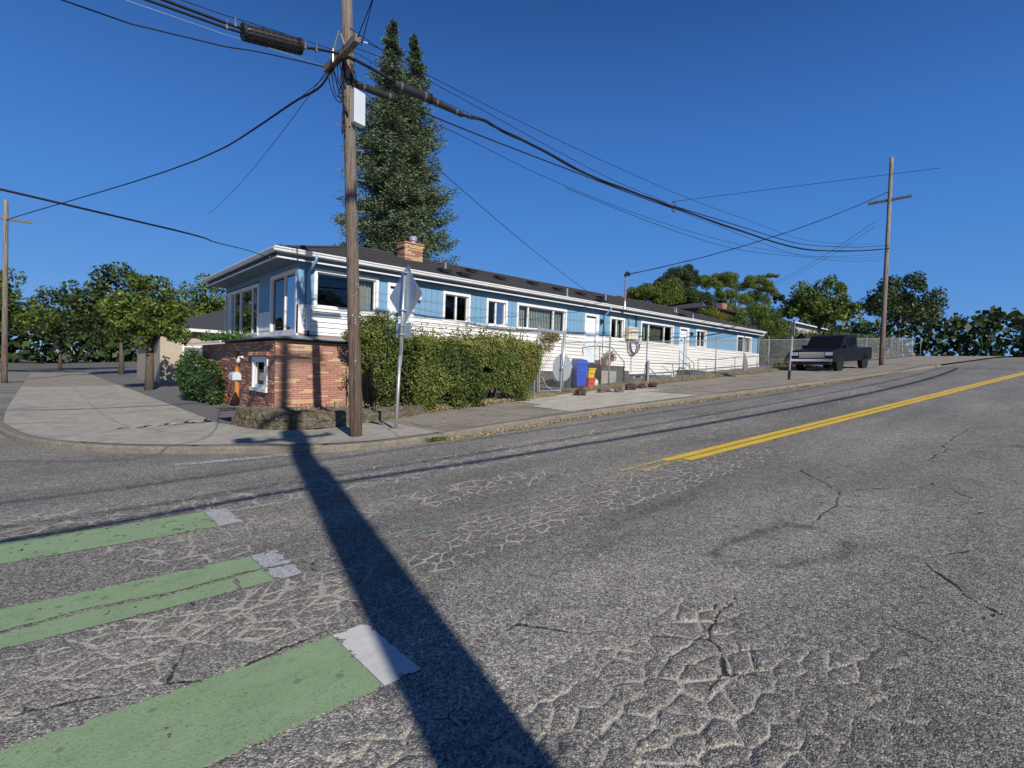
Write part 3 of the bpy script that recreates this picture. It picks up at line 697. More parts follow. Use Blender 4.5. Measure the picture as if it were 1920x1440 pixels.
# block across the side street, off to the side
mb = MB(); L0 = [(-9.2, 60), (-9.2, 14), (-9.6, 11), (-11, 9.0), (-13.5, 8.1), (-16, 8.0), (-90, 8.0)]
pl = curb_pts(L0, .6); far = [Vector((-90, 60))] * len(pl)
mb.v += [(p.x, p.y, KT) for p in pl] + [(p.x, p.y, -.08) for p in pl] + [(-90, 60, KT)]
for i in range(len(pl) - 1):
    mb.f.append((i, i + 1, len(pl) + i + 1, len(pl) + i)); mb.f.append((i, i + 1, 2 * len(pl)))
tag(mb.build('pavement_across', concrete), kind='structure')
# south-side pavement behind the camera
mb = MB()
for x in gx[(gx > -90) & (gx < 130)]:
    for y, z in ((-2.2, -.06), (-2.2, KT), (-5.2, KT), (-60, KT)): mb.v.append((x, y, G(x) + z))
nn_ = len(mb.v) // 4
for i in range(nn_ - 1):
    for k in range(3): q = i * 4 + k; mb.f.append((q, q + 4, q + 5, q + 1))
tag(mb.build('pavement_south', con_old), kind='structure')


# ================================================================== HOUSE
HX0, HX1, HY0, HY1 = 5.05, 33.15, 14.3, 21.7
ZB, ZS, ZE = 3.19, 1.64, 4.33            # board line, siding foot, soffit
house = thing('house', (0, 0, 0), 'long low blue and cream house with a dark hipped roof and white gutter', 'house')
def sub(name, mb, m, parent=house, bevel=0, smooth=False): return mb.build(name, m, parent, smooth, bevel)
# inner core and interior
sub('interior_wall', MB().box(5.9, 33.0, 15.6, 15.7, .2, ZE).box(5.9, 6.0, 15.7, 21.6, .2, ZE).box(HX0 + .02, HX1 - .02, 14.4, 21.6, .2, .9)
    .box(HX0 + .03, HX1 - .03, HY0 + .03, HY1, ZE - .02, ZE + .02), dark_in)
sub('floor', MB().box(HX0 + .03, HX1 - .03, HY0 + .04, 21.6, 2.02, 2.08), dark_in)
sub('back_wall', MB().box(HX0, HX1, HY1, HY1 + .1, 0, ZE + .02), vinyl)
sub('end_wall', MB().box(HX1 - .1, HX1, HY0 + .05, HY1, 0, ZE + .02), vinyl)
# openings on the street front: (x0, x1, z0, z1)
WF = [(5.46, 7.37, 3.14, 4.21), (9.65, 10.76, 3.13, 4.13), (11.46, 12.44, 3.15, 4.11), (12.89, 15.58, 3.15, 4.12),
      (18.36, 19.42, 3.13, 4.12), (20.66, 23.48, 3.12, 4.13), (25.66, 26.76, 3.16, 4.13), (30.35, 32.3, 3.12, 4.15)]
DF = [(7.66, 8.57, 2.05, 4.13), (16.68, 17.6, 2.0, 4.1), (24.02, 24.95, 2.0, 4.12)]
# blue upper boards, each about 20 cm wide
bw = .205
unit_board = MB().add([(0, 0, 0), (1, 0, 0), (1, .03, 0), (0, .03, 0), (0, 0, 1), (1, 0, 1), (1, .03, 1), (0, .03, 1)],
                      [(0, 3, 2, 1), (4, 5, 6, 7), (0, 1, 5, 4), (1, 2, 6, 5), (2, 3, 7, 6), (3, 0, 4, 7)]).mesh('board', blue)
def board(parent, x0, x1, z0, z1, y, nm='board', me=unit_board):
    o = bpy.data.objects.new(nm, me); link(o, parent); o.location = (x0, y, z0); o.scale = (x1 - x0, 1, z1 - z0); return o
ops = sorted([(a, b_) for a, b_, c_, d_ in WF] + [(a, b_) for a, b_, c_, d_ in DF])
x = HX0
for a, b_ in ops + [(HX1, HX1)]:
    if a > x + .02:
        n = max(1, round((a - x) / bw)); w = (a - x) / n
        for k in range(n): board(house, x + k * w + .004, x + (k + 1) * w - .004, ZB, ZE, HY0 + random.uniform(0, .003))
        sub('backing', MB().box(x, a, HY0 + .022, HY0 + .06, ZB, ZE), blue)
    x = b_
# above windows
for a, b_, c_, d_ in WF + DF: sub('header_board', MB().box(a, b_, HY0 + .002, HY0 + .05, d_, ZE), blue)
# siding courses: one board per course and bay
EXP = .141
unit_lap = MB().add([(0, 0, 0), (1, 0, 0), (0, -.028, 0), (1, -.028, 0), (0, .006, 1), (1, .006, 1), (0, .03, 1), (1, .03, 1), (0, .03, 0), (1, .03, 0)],
                    [(2, 3, 5, 4), (2, 4, 6, 8), (3, 9, 7, 5), (2, 8, 9, 3), (4, 5, 7, 6), (8, 6, 7, 9)]).mesh('siding_board', vinyl)
def lap(parent, x0, x1, z0, z1, y):
    o = bpy.data.objects.new('siding_board', unit_lap); link(o, parent); o.location = (x0, y, z0); o.scale = (x1 - x0, 1, z1 - z0); return o
bays = []; x = HX0 + .13
for a, b_, c_, d_ in DF: bays.append((x, a)); x = b_
bays.append((x, HX1 - .02))
for bi, (a, b_) in enumerate(bays):
    sub('shade_backing', MB().box(a, b_, HY0 + .012, HY0 + .04, 2.43 if bi == 0 else ZS, ZB), dark_in)  # dark sheet added so the gaps between boards read as shadow lines
    z = ZB; k = 0
    while z > (2.45 if bi == 0 else ZS) + .02:
        z0 = max(z - EXP, (2.43 if bi == 0 else ZS)); lap(house, a, b_, z0 + .009, z, HY0); z = z0
sub('sill_band', MB().box(HX0 + .13, DF[0][0], HY0 - .028, HY0, ZB - .012, ZB + .02), white)
for a, b_ in bays[1:]: sub('sill_band', MB().box(a, b_, HY0 - .028, HY0, ZB - .012, ZB + .016), white)
sub('corner_trim', MB().box(HX0 - .03, HX0 + .13, HY0 - .03, HY0 + .02, 2.42, ZB).box(HX0 - .03, HX0, HY0 - .03, HY0 + .05, 2.42, ZB), white)
sub('corner_trim', MB().box(HX1 - .1, HX1 + .02, HY0 - .03, HY0 + .02, 1.4, ZB), white)
sub('corner_post', MB().box(HX0 - .02, HX0 + .05, HY0 - .012, HY0 + .05, ZB, ZE), blue)
# foundation with its small basement windows
sub('foundation', MB().box(HX0 + .1, 16.6, HY0 + .04, HY0 + .1, 0.2, ZS), con_dark)
sub('foundation', MB().box(16.6, 17.9, HY0 + .05, HY0 + .1, 0.2, ZS).box(17.9, 20.42, HY0 + .05, HY0 + .1, .8, ZS).box(20.95, 21.6, HY0 + .05, HY0 + .1, .8, ZS)
    .box(22.0, 22.35, HY0 + .05, HY0 + .1, .8, ZS).box(22.75, HX1, HY0 + .05, HY0 + .1, 1.0, ZS), box_white)
sub('foundation_cap', MB().box(17.7, HX1 - .1, HY0 - .03, HY0 + .04, ZS - .05, ZS - .004), con_dark)
sub('plinth', MB().box(24.9, HX1 + .02, HY0 - .05, HY0 + .05, .9, ZS - .055), con_dark)
for a, b_ in ((20.42, 20.95), (21.6, 22.0), (22.35, 22.75)):
    f = sub('basement_window', MB().box(a, b_, HY0 + .06, HY0 + .1, 1.3, 1.36).box(a, b_, HY0 + .06, HY0 + .1, ZS - .05, ZS).box(a, a + .05, HY0 + .06, HY0 + .1, 1.36, ZS - .05).box(b_ - .05, b_, HY0 + .06, HY0 + .1, 1.36, ZS - .05), white)
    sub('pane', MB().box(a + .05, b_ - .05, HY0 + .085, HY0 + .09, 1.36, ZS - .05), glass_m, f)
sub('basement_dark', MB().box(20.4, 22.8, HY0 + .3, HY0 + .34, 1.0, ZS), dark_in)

def window_front(x0, x1, z0, z1, splits, deco=None, refl=None, y=HY0, tr=.085):
    """splits: fractions of the glazed width; deco per light: None, 'blind', 'curtain', 'green'"""
    w = sub('window', MB().box(x0, x1, y - .035, y + .05, z1 - tr, z1).box(x0, x1, y - .040, y + .05, z0, z0 + tr * .8).box(x0, x0 + tr, y - .035, y + .05, z0 + tr * .8, z1 - tr).box(x1 - tr, x1, y - .035, y + .05, z0 + tr * .8, z1 - tr), white)
    a, b_, c_, d_ = x0 + tr, x1 - tr, z0 + tr * .8, z1 - tr
    fr = MB(); t = .035; yy = y + .03
    fr.box(a, b_, yy, yy + .07, c_, c_ + t).box(a, b_, yy, yy + .07, d_ - t, d_).box(a, a + t, yy, yy + .07, c_ + t, d_ - t).box(b_ - t, b_, yy, yy + .07, c_ + t, d_ - t)
    sub('frame', fr, white, w)
    ed = [a + t] + [a + (b_ - a) * s for s in splits] + [b_ - t]
    for i in range(1, len(ed) - 1): sub('mullion', MB().box(ed[i] - .03, ed[i] + .03, yy - .005, yy + .06, c_ + t, d_ - t), white, w)
    for i in range(len(ed) - 1):
        p0 = ed[i] + (.03 if i else 0); p1 = ed[i + 1] - (.03 if i < len(ed) - 2 else 0)
        if deco and deco[i] == 'sash' or (refl and refl[i] == 's'): pass
        sub('pane', MB().box(p0, p1, yy + .03 + .012 * (i % 2), yy + .034 + .012 * (i % 2), c_ + t, d_ - t), tglass_m if (refl and refl[i]) else glass_m, w)
        dc = deco[i] if deco else None
        if dc == 'blind':
            n = max(3, int((p1 - p0) / .085)); ww_ = (p1 - p0) / n
            for k in range(n):
                cx = p0 + (k + .5) * ww_; an = R(22); hx = ww_ * .5 * math.cos(an); hy = ww_ * .5 * math.sin(an)
                sub('blind_slat', MB().hexa([(cx - hx, yy + .16 - hy, c_), (cx + hx, yy + .16 + hy, c_), (cx + hx, yy + .164 + hy, c_), (cx - hx, yy + .164 - hy, c_)],
                                            [(cx - hx, yy + .16 - hy, d_), (cx + hx, yy + .16 + hy, d_), (cx + hx, yy + .164 + hy, d_), (cx - hx, yy + .164 - hy, d_)]), blind_m, w)
        elif dc:
            f0, f1, mm = {'curtain': (0, 1, curtain_m), 'half': (.35, 1, curtain_m), 'green': (0, 1, curtain_g), 'edge': (.72, 1, curtain_m), 'gside': (.0, .45, curtain_g)}[dc]
            q0 = p0 + (p1 - p0) * f0; q1 = p0 + (p1 - p0) * f1; m_ = MB(); n = max(8, int((q1 - q0) / .02))
            for k in range(n + 1):
                xx = q0 + (q1 - q0) * k / n; dy = .03 * math.sin(xx * 55) + .015 * math.sin(xx * 23)
                for zz in (c_, d_): m_.v.append((xx, yy + .2 + dy, zz))
            for k in range(n): m_.f.append((2 * k, 2 * k + 2, 2 * k + 3, 2 * k + 1))
            sub('curtain', m_, mm, w, smooth=True)
    return w
window_front(*WF[0], (.55,), [None, 'half'])
window_front(*WF[1], (.5,), [None, 'gside'])
window_front(*WF[2], (.47,), [None, None], [None, 1])
window_front(*WF[3], (.21, .75), ['blind', 'blind', 'blind'])
window_front(*WF[4], (.5,), [None, 'edge'])
window_front(*WF[5], (.24, .74), ['edge', 'green', None])
window_front(*WF[6], (.5,), [None, None])
window_front(*WF[7], (.5,), [None, 'half'])

def door_front(x0, x1, z0, z1, y=HY0, slot=False, side=None):
    d = sub('door', MB().box(x0, x0 + .09, y - .035, y + .08, z0, z1 - .09).box(x1 - .17, x1, y - .035, y + .08, z0, z1 - .09).box(x0, x1, y - .04, y + .08, z1 - .09, z1)
            .box(x0, x1, y - .06, y + .06, z0 - .05, z0), white)
    sub('door_leaf', MB().box(x0 + .095, x1 - .175, y + .05, y + .09, z0 + .01, z1 - .1), doorw, d)
    sub('transom', MB().box(x0 + .1, x1 - .18, y + .043, y + .05, z1 - .16, z1 - .11), dark_in, d)
    pm = MB()
    for zz0, zz1 in ((z0 + .15, z0 + .8), (z0 + .95, z0 + 1.7)): pm.box(x0 + .17, x1 - .25, y + .040, y + .050, zz0, zz1)
    sub('door_panel', pm, doorw, d, bevel=.008)
    sub('handle', MB().lathe([(.0, 0), (.028, .0), (.03, .03), (.02, .045), (0, .05)], (0, 0, 0), 10), chrome, d).matrix_local = Matrix.Translation((x1 - .225, y + .05, z0 + 1.0)) @ Matrix.Rotation(R(90), 4, 'X')
    if slot: sub('letter_slot', MB().box(x0 + .16, x0 + .42, y + .030, y + .040, z0 + 1.42, z0 + 1.5), black, d)
    return d
door_front(*DF[0]); door_front(*DF[1]); door_front(*DF[2], slot=True)
# side wall (faces the side street): tall windows and panels, far past the frame
sw = [(14.34, 16.52, 2.44, 4.16), (17.68, 21.0, 2.46, 4.1), (21.06, 21.68, 2.46, 4.1)]
def window_side(y0, y1, z0, z1, splits, refl):
    X0 = HX0; tr = .1
    w = sub('side_window', MB().box(X0 - .035, X0 + .05, y0, y1, z1 - tr, z1).box(X0 - .04, X0 + .05, y0, y1, z0, z0 + tr).box(X0 - .035, X0 + .05, y0, y0 + tr, z0 + tr, z1 - tr).box(X0 - .035, X0 + .05, y1 - tr, y1, z0 + tr, z1 - tr), white)
    ed = [y0 + tr] + [y0 + (y1 - y0) * s for s in splits] + [y1 - tr]
    for i in range(1, len(ed) - 1): sub('mullion', MB().box(X0 - .01, X0 + .05, ed[i] - .035, ed[i] + .035, z0 + tr, z1 - tr), white, w)
    for i in range(len(ed) - 1):
        a = ed[i] + (.035 if i else 0); b_ = ed[i + 1] - (.035 if i < len(ed) - 2 else 0)
        sub('pane', MB().box(X0 + .02 + .012 * (i % 2), X0 + .024 + .012 * (i % 2), a, b_, z0 + tr, z1 - tr), tglass_m if refl[i] else glass_m, w)
window_side(*sw[0], (.45,), (1, 0)); window_side(*sw[1], (.21, .63, .86), (0, 1, 0, 0)); window_side(*sw[2], (.5,), (1, 0))
ub_side = MB().box(-.03, 0, 0, 1, 0, 1).mesh('board', blue)
def vboards(y0, y1, z0, z1):
    n = max(1, round((y1 - y0) / bw)); w = (y1 - y0) / n
    for k in range(n):
        o = bpy.data.objects.new('board', ub_side); link(o, house); o.location = (HX0 + .03, y0 + k * w + .004, z0); o.scale = (1, w - .008, z1 - z0)
    sub('backing', MB().box(HX0 + .022, HX0 + .06, y0, y1, z0, z1), blue)
vboards(16.52, 17.68, 3.15, ZE)
sub('header_board', MB().box(HX0 + .002, HX0 + .05, HY0 + .05, 21.7, 4.16, ZE), blue)
z = 3.15
while z > 2.47:
    z0 = max(z - EXP, 2.44); m_ = MB().add([(HX0, 16.52, z), (HX0, 17.68, z), (HX0 - .022, 16.52, z0), (HX0 - .022, 17.68, z0), (HX0 + .03, 16.52, z0), (HX0 + .03, 17.68, z0)],
                                          [(0, 1, 3, 2), (2, 3, 5, 4), (0, 2, 4), (1, 5, 3)]); sub('siding_board', m_, vinyl); z = z0
sub('base_trim', MB().box(HX0 - .04, HX0 + .02, HY0 - .03, HY1, 2.36, 2.44).box(HX0 + .0, DF[0][0], HY0 - .03, HY0 + .02, 2.415, 2.435), white)

# roof: hip with 0.3 m eave to the street, 0.64 m to the side
EY0, EY1, EX0, EX1 = 14.0, 22.0, 4.41, 33.45
ZF = 4.53; ZR = 5.86; RY = 18.0; RX0, RX1 = 8.4, 29.5
def roof_tri(): pass
rm = MB(); th = .05
for dz in (0, -th):
    rm.v += [(EX0, EY0, ZF + dz), (EX1, EY0, ZF + dz), (EX1, EY1, ZF + dz), (EX0, EY1, ZF + dz), (RX0, RY, ZR + dz), (RX1, RY, ZR + dz)]
rm.f += [(0, 1, 5, 4), (1, 2, 5), (2, 3, 4, 5), (3, 0, 4), (6, 10, 11, 7), (7, 11, 8), (8, 11, 10, 9), (9, 10, 6), (0, 6, 7, 1), (1, 7, 8, 2), (2, 8, 9, 3), (3, 9, 6, 0)]
roof = sub('roof', rm, shingle_m)
# shingle courses: thin butt edges laid over the street slope
def slope_pt(x, t): return Vector((x, EY0 + (RY - EY0) * t, ZF + (ZR - ZF) * t))
cm = MB(); nc = 30; rr = random.Random(3)
for k in range(nc):
    t0 = k / nc; t1 = min(1, (k + 1.15) / nc); xa = EX0 + (RX0 - EX0) * t0 + .02; xb = EX1 - (EX1 - RX1) * t0 - .02
    x = xa + rr.random() * .3
    x0 = xa
    while x0 < xb:
        x1 = min(xb, x0 + rr.uniform(.7, 1.3)); h = rr.uniform(.012, .022)
        a = slope_pt(x0, t0); b_ = slope_pt(x1 - .008, t0); c_ = slope_pt(min(x1 - .008, EX1 - (EX1 - RX1) * t1), t1); d_ = slope_pt(max(x0, EX0 + (RX0 - EX0) * t1), t1)
        nrm = Vector((0, -.31, .95)); q = [a + nrm * h, b_ + nrm * h, c_ + nrm * .002, d_ + nrm * .002]
        n0 = len(cm.v); cm.v += [tuple(p) for p in q] + [tuple(a), tuple(b_)]; cm.f += [(n0, n0 + 1, n0 + 2, n0 + 3), (n0 + 4, n0 + 5, n0 + 1, n0)]
        x0 = x1
o = sub('shingle_courses', cm, shingle_m, roof); o['kind'] = 'stuff'
cm = MB(); nL = 26
for k in range(nL):   # hip slope to the side street
    t0 = k / nL; t1 = min(1, (k + 1.1) / nL); f = lambda t, s: Vector((EX0 + (RX0 - EX0) * t, (EY0 + (RY - EY0) * t) if s else (EY1 - (EY1 - RY) * t), ZF + (ZR - ZF) * t))
    nrm = Vector((-.31, 0, .95)); a, b_, c_, d_ = f(t0, 0), f(t0, 1), f(t1, 1), f(t1, 0); n0 = len(cm.v)
    cm.v += [tuple(a + nrm * .018), tuple(b_ + nrm * .018), tuple(c_ + nrm * .002), tuple(d_ + nrm * .002), tuple(a), tuple(b_)]; cm.f += [(n0, n0 + 1, n0 + 2, n0 + 3), (n0 + 4, n0 + 5, n0 + 1, n0)]
o = sub('shingle_courses', cm, shingle_m, roof); o['kind'] = 'stuff'
hm = MB(); hm.tube([(EX0, EY0, ZF + .02), (RX0, RY, ZR + .02), (RX1, RY, ZR + .02), (EX1, EY0, ZF + .02)], .05, 6); sub('ridge_cap', hm, shingle_m, roof)
# soffit, fascia, gutter
sm = MB(); y = EY0 + .0
sub('soffit', MB().box(EX0 + .03, EX1 - .03, EY0 + .05, HY0 + .02, ZE - .012, ZE + .006), soffit_m)
k = 0; x = EX0 + .03
while x < HX0:
    sub('soffit_board', MB().box(x, min(x + .098, HX0), EY0 + .06, 30 if False else HY1, ZE - .016, ZE - .002), soffit_m); x += .106
sub('eave_board', MB().box(EX0 + .02, EX1 - .02, EY0 + .001, EY0 + .12, ZF - .085, ZF - .06), gutter_m)
sub('fascia', MB().box(EX0 + .02, EX1 - .02, EY0 + .10, EY0 + .125, ZE - .01, ZF - .03).box(EX0 + .10, EX0 + .125, EY0 + .125, EY1, ZE - .01, ZF - .03), soffit_m)  # dark soffit colour stands in for the gutter's shade on the blue fascia
sub('fascia_strip', MB().box(EX0, EX1, EY0 + .025, EY0 + .045, ZE - .03, ZE + .008).box(EX0 - .004, EX0 + .02, EY0 + .02, EY1, ZE - .03, ZE + .008), gutter_m)
def gut(a0, a1, axis_):
    prof = [(.0, 0), (-.075, .0), (-.085, .02), (-.085, .045), (-.115, .075), (-.115, .105), (-.105, .105), (-.105, .08), (-.078, .05), (-.075, .012), (.0, .012)]
    if axis_ == 'x': return MB().prism([(EY0 + p[0], ZF - .075 + p[1]) for p in prof], 0, a0, a1)
    m_ = MB(); pr = [(EX0 + p[0], ZF - .075 + p[1]) for p in prof]; n = len(pr)
    m_.add([(p[0], a0, p[1]) for p in pr] + [(p[0], a1, p[1]) for p in pr], [tuple(range(n - 1, -1, -1)), tuple(range(n, 2 * n))] + [(i, (i + 1) % n, n + (i + 1) % n, n + i) for i in range(n)])
    return m_
sub('gutter', gut(EX0 - .11, EX1, 'x'), gutter_m); sub('gutter', gut(EY0 + .002, EY1, 'y'), gutter_m)
# roof vents, pipes, mast
def on_roof(px, py):
    d = ray(px, py); n = Vector((0, -(ZR - ZF), RY - EY0)); p0 = Vector((0, EY0, ZF)); t = (p0 - CO).dot(n) / d.dot(n); return CO + d * t
for px, py in ((833, 511), (869, 518), (884, 511), (937, 524), (998, 534), (1045, 545), (1089, 553.5), (1128, 561), (1127, 567.5), (1279, 593.5)):
    p = on_roof(px, py)
    if p.y > RY - .2: p.y = RY - .2; p.z = ZR - .06
    o = sub('roof_vent', MB().add([(-.2, -.17, .0), (.2, -.17, .0), (.2, .17, .1), (-.2, .17, .1), (-.2, -.17, .10), (.2, -.17, .10), (.2, .17, .15), (-.2, .17, .15)],
            [(0, 3, 2, 1), (4, 5, 6, 7), (0, 1, 5, 4), (1, 2, 6, 5), (2, 3, 7, 6), (3, 0, 4, 7)]), black, roof); o.location = p
    q = sub('roof_vent_skirt', MB().box(-.26, .26, -.24, .2, -.01, .02), black, roof); q.location = p; q.rotation_euler.x = math.atan((ZR - ZF) / (RY - EY0))
for px, py, h in ((835, 509, .30), (1063, 557, .34), (1135, 569, .36), (1268, 586, .25), (1264.5, 584, .2), (1299, 598, .26)):
    p = on_roof(px, py)
    p.y = min(p.y, RY - .05); p.z = ZF + (p.y - EY0) * (ZR - ZF) / (RY - EY0)
    o = sub('vent_pipe', MB().lathe([(.10, -.05), (.07, .04), (.045, .06), (.04, h), (.03, h)], (0, 0, 0), 10), galv_d, roof); o.location = p
p = on_roof(1171, 578)
o = sub('mast', MB().tube([(0, 0, -.1), (0, 0, 1.35)], .035, 10), simple('rusty_pipe', (.30, .15, .09), .8, .3, 12), roof); o.location = p
MAST = p + Vector((0, 0, 1.35))
w = sub('mast_flashing', MB().lathe([(.12, -.06), (.07, .06), (.05, .3), (.036, .32)], (0, 0, 0), 10), galv, roof); w.location = p
w = sub('weatherhead', MB().tube([(0, 0, 0), (0, 0, .1), (.05, -.02, .17), (.14, -.05, .16), (.16, -.06, .06)], [.045, .06, .085, .075, .05], 10).tube([(-.05, 0, .02), (-.13, .0, .1), (-.05, 0, .12)], .015, 6), black, roof); w.location = MAST
# chimney of narrow bricks
ch = thing('chimney', (9.80, 17.05, 5.3)); ch.parent = house
CW, CD, CH = .78, .55, .86
sub('chimney_core', MB().box(.03, CW - .03, .03, CD - .03, 0, CH), mortar_d, ch)
ub = MB().box(0, 1, 0, 1, 0, 1)
bm_r = ub.mesh('brick', brick_red2); bm_b = MB().box(0, 1, 0, 1, 0, 1).mesh('brick', brick_buff); bm_c = MB().box(0, 1, 0, 1, 0, 1).mesh('brick', brick_red)
def brick(parent, x, y, z, sx, sy, sz, me):
    o = bpy.data.objects.new('brick', me); link(o, parent); o.location = (x, y, z); o.scale = (sx, sy, sz); return o
for r_ in range(13):
    z = .02 + r_ * .0625; xx = -.15 * (r_ % 2) ; out = .03 if r_ > 10 else 0
    while xx < CW:
        a = max(0, xx) ; b_ = min(CW, xx + .3)
        if b_ - a > .04: brick(ch, a - (out if a == 0 else 0), -out + random.uniform(-.004, .004), z, b_ - a - .01 + (out if b_ == CW else 0), .06 + out, .052, random.choice([bm_b, bm_b, bm_b, bm_r]))
        xx += .3
    yy = 0.06 - .15 * (r_ % 2)
    while yy < CD:
        a = max(.062, yy); b_ = min(CD, yy + .3)
        if b_ - a > .04: brick(ch, -out + random.uniform(-.004, .004), a, z, .06 + out, b_ - a - .01, .052, random.choice([bm_b, bm_b, bm_r, bm_c]))
        yy += .3
sub('chimney_cap', MB().box(-.03, CW + .03, -.03, CD + .03, CH + .0, CH + .05), terracotta, ch)
sub('flue_pipe', MB().lathe([(.11, 0), (.11, .12), (.15, .13), (.16, .26), (.12, .30), (0, .31)], (.5, .28, CH + .05), 16), galv, ch)
# small far chimney of brick behind the ridge
c2 = sub('small_chimney', MB().box(24.4, 24.85, 18.3, 18.7, 5.4, 6.04).box(24.36, 24.89, 18.26, 18.74, 6.04, 6.09), brick_red2)
# downpipes
def pipe(pts, m, r=.04, nm='downpipe'): return sub(nm, MB().tube(pts, r, 8), m, smooth=True)
pipe([(5.38, 13.93, ZF - .04), (5.38, 13.93, ZF - .14), (5.30, 14.18, ZF - .42), (5.29, 14.22, ZF - .55), (5.29, 14.22, 3.22)], pipe_blue)
pipe([(5.29, 14.22, 3.215), (5.29, 14.22, 2.62), (5.29, 14.18, 2.5)], pipe_white, .045); pipe([(5.29, 14.18, 2.5), (5.27, 14.12, 2.34)], black, .035)
pipe([(17.95, 13.93, ZF - .04), (17.95, 13.93, ZF - .14), (17.92, 14.2, ZF - .4), (17.92, 14.23, ZF - .5), (17.92, 14.23, 3.22)], pipe_blue)
pipe([(17.92, 14.23, 3.215), (17.92, 14.23, 1.7)], pipe_white, .042)
pipe([(33.3, 13.95, ZF - .06), (33.25, 14.1, ZF - .3), (33.2, 14.24, ZF - .4), (33.2, 14.24, 3.2)], pipe_blue)
pipe([(33.2, 14.24, 3.195), (33.2, 14.2, 2.0), (33.3, 14.15, 1.9), (33.25, 14.15, 1.95)], pipe_white)
# porch lamps
for x, z in ((8.74, 3.86), (17.73, 3.9), (25.12, 3.9)):
    o = sub('porch_lamp', MB().box(-.03, .03, .0, .04, -.05, .05).lathe([(.02, .0), (.05, .02), (.055, .14), (.03, .18)], (0, -.07, -.16), 10), black if x > 10 else white); o.location = (x, HY0 - .035, z)
# meter cabinet, conduits and hose coil under it
mbx = sub('meter_cabinet', MB().box(19.47, 20.14, HY0 - .24, HY0 - .01, 3.2, 3.76), cream, bevel=.015)
sub('cabinet_lid', MB().box(19.62, 20.15, HY0 - .262, HY0 - .242, 3.22, 3.75), cream, mbx, bevel=.008)
pipe([(19.7, 14.25, 3.76), (19.7, 14.25, ZE)], pipe_blue, .02, 'conduit'); pipe([(20.25, 14.25, 3.0), (20.25, 14.25, 4.2), (19.95, 14.1, ZE)], blackp, .022, 'conduit')
pipe([(19.95, 14.23, 3.2), (19.95, 14.23, 1.7)], wire_m, .012, 'conduit')
cp = [(19.62 + .02 * math.sin(k), 14.18, 3.18) for k in (0,)]
for k in range(0, 21): t = math.pi + math.pi * k / 20; cp.append((20.0 + .36 * math.cos(t), 14.16, 3.02 + .46 * math.sin(t)))
cp.append((20.37, 14.2, 3.2)); pipe(cp, galv_d, .045, 'conduit_loop')
pipe([(p_[0] + .02 * math.sin(i * 2), p_[1] - .07, p_[2] + .03) for i, p_ in enumerate(cp[1:-1])], black, .022, 'conduit_loop')

# ---------------------------------------------------------------- brick annex below the corner
ann = thing('brick_annex', (0, 0, 0), 'low annex of red and buff brick with a grey metal ledge at the street corner', 'annex')
AX, AY = 4.15, 13.2
def asub(nm, mb, m, parent=ann, **k): return mb.build(nm, m, parent, **k)
AXE = 7.5
DY0, DY1 = 16.15, 16.72
WY0, WY1, WZ0, WZ1 = 13.72, 14.98, .92, 1.76
asub('wall', MB().box(AX + .03, AXE, AY + .006, AY + .12, .1, 2.16).box(AXE - .08, AXE, AY + .12, 14.28, .1, 2.16)
     .box(AX + .03, AX + .12, AY + .12, WY0, -.2, 2.16).box(AX + .03, AX + .12, WY1, DY0, -.2, 2.16).box(AX + .03, AX + .12, WY0, WY1, -.2, WZ0).box(AX + .03, AX + .12, WY0, WY1, WZ1, 2.16)
     .box(AX + .03, AX + .12, DY0, DY1, 1.92, 2.16).box(AX + .03, AX + .12, DY1, 21, -.2, 2.16), mortar)
asub('upper_wall', MB().box(HX0 + .03, 7.6, HY0 - .02, HY0 + .05, 2.2, 2.42).box(HX0 - .0, HX0 + .05, HY0 - .02, 21.7, 2.1, 2.37), brick_red2)
BL, BH, PT = .305, .0365, .0505
def pick(): return random.choices([bm_b, bm_c, bm_r], (.21, .43, .36))[0]
cnt = 0
rest = {0: MB(), 1: MB(), 2: MB()}
mats3 = [brick_buff, brick_red, brick_red2]
nrow = int((2.15 - .28) / PT)
def place_brick(axis_, a, b_, z, j):
    """axis_ 'f' along the front, 's' along the side"""
    global cnt
    d = .05; jj = random.uniform(-.004, .006); me_ = pick()
    vis = True
    if axis_ == 'f':
        vis = a < 6.15 and z > .35
        if cnt < 296 and vis: brick(ann, a, AY - jj - .004, z, b_ - a - .013, .08, BH, me_); cnt += 1; return
        k = [bm_b, bm_c, bm_r].index(me_); rest[k].box(a, b_ - .013, AY - jj - .004, AY + .08, z, z + BH)
    else:
        k = [bm_b, bm_c, bm_r].index(me_); rr_ = random.uniform(-.008, .016)
        if cnt < 298 and a < 15.2: brick(ann, AX - rr_, a, z, .08, b_ - a - .009, BH, me_); cnt += 1; return
        rest[k].box(AX - rr_, AX + .08, a, b_ - .009, z, z + BH)
for r_ in range(nrow):
    z = 2.15 - (r_ + 1) * PT; x = AX - [0, .1, .2][r_ % 3] * 1.0 - .0
    while x < AXE - .01:
        a = max(AX, x); b_ = min(AXE, x + BL)
        if b_ - a > .03: place_brick('f', a, b_, z, r_)
        x += BL
for r_ in range(int((2.15 + .0) / PT)):
    z = 2.15 - (r_ + 1) * PT; y = AY + .082 - [0, .1, .2][r_ % 3]
    if z < .12: break
    while y < 20.9:
        a = max(AY + .082, y); b_ = y + BL; y += BL
        segs = [(a, b_)]
        if WZ0 - .03 < z + BH and z < WZ1 + .03: segs = [(max(s0, lo), min(s1, hi)) for s0, s1 in segs for lo, hi in ((-9, WY0), (WY1, 99))]
        if z < 1.92: segs = [(max(s0, lo), min(s1, hi)) for s0, s1 in segs for lo, hi in ((-9, DY0), (DY1, 99))]
        for s0, s1 in segs:
            if s1 - s0 > .04: place_brick('s', s0, s1, z, r_)
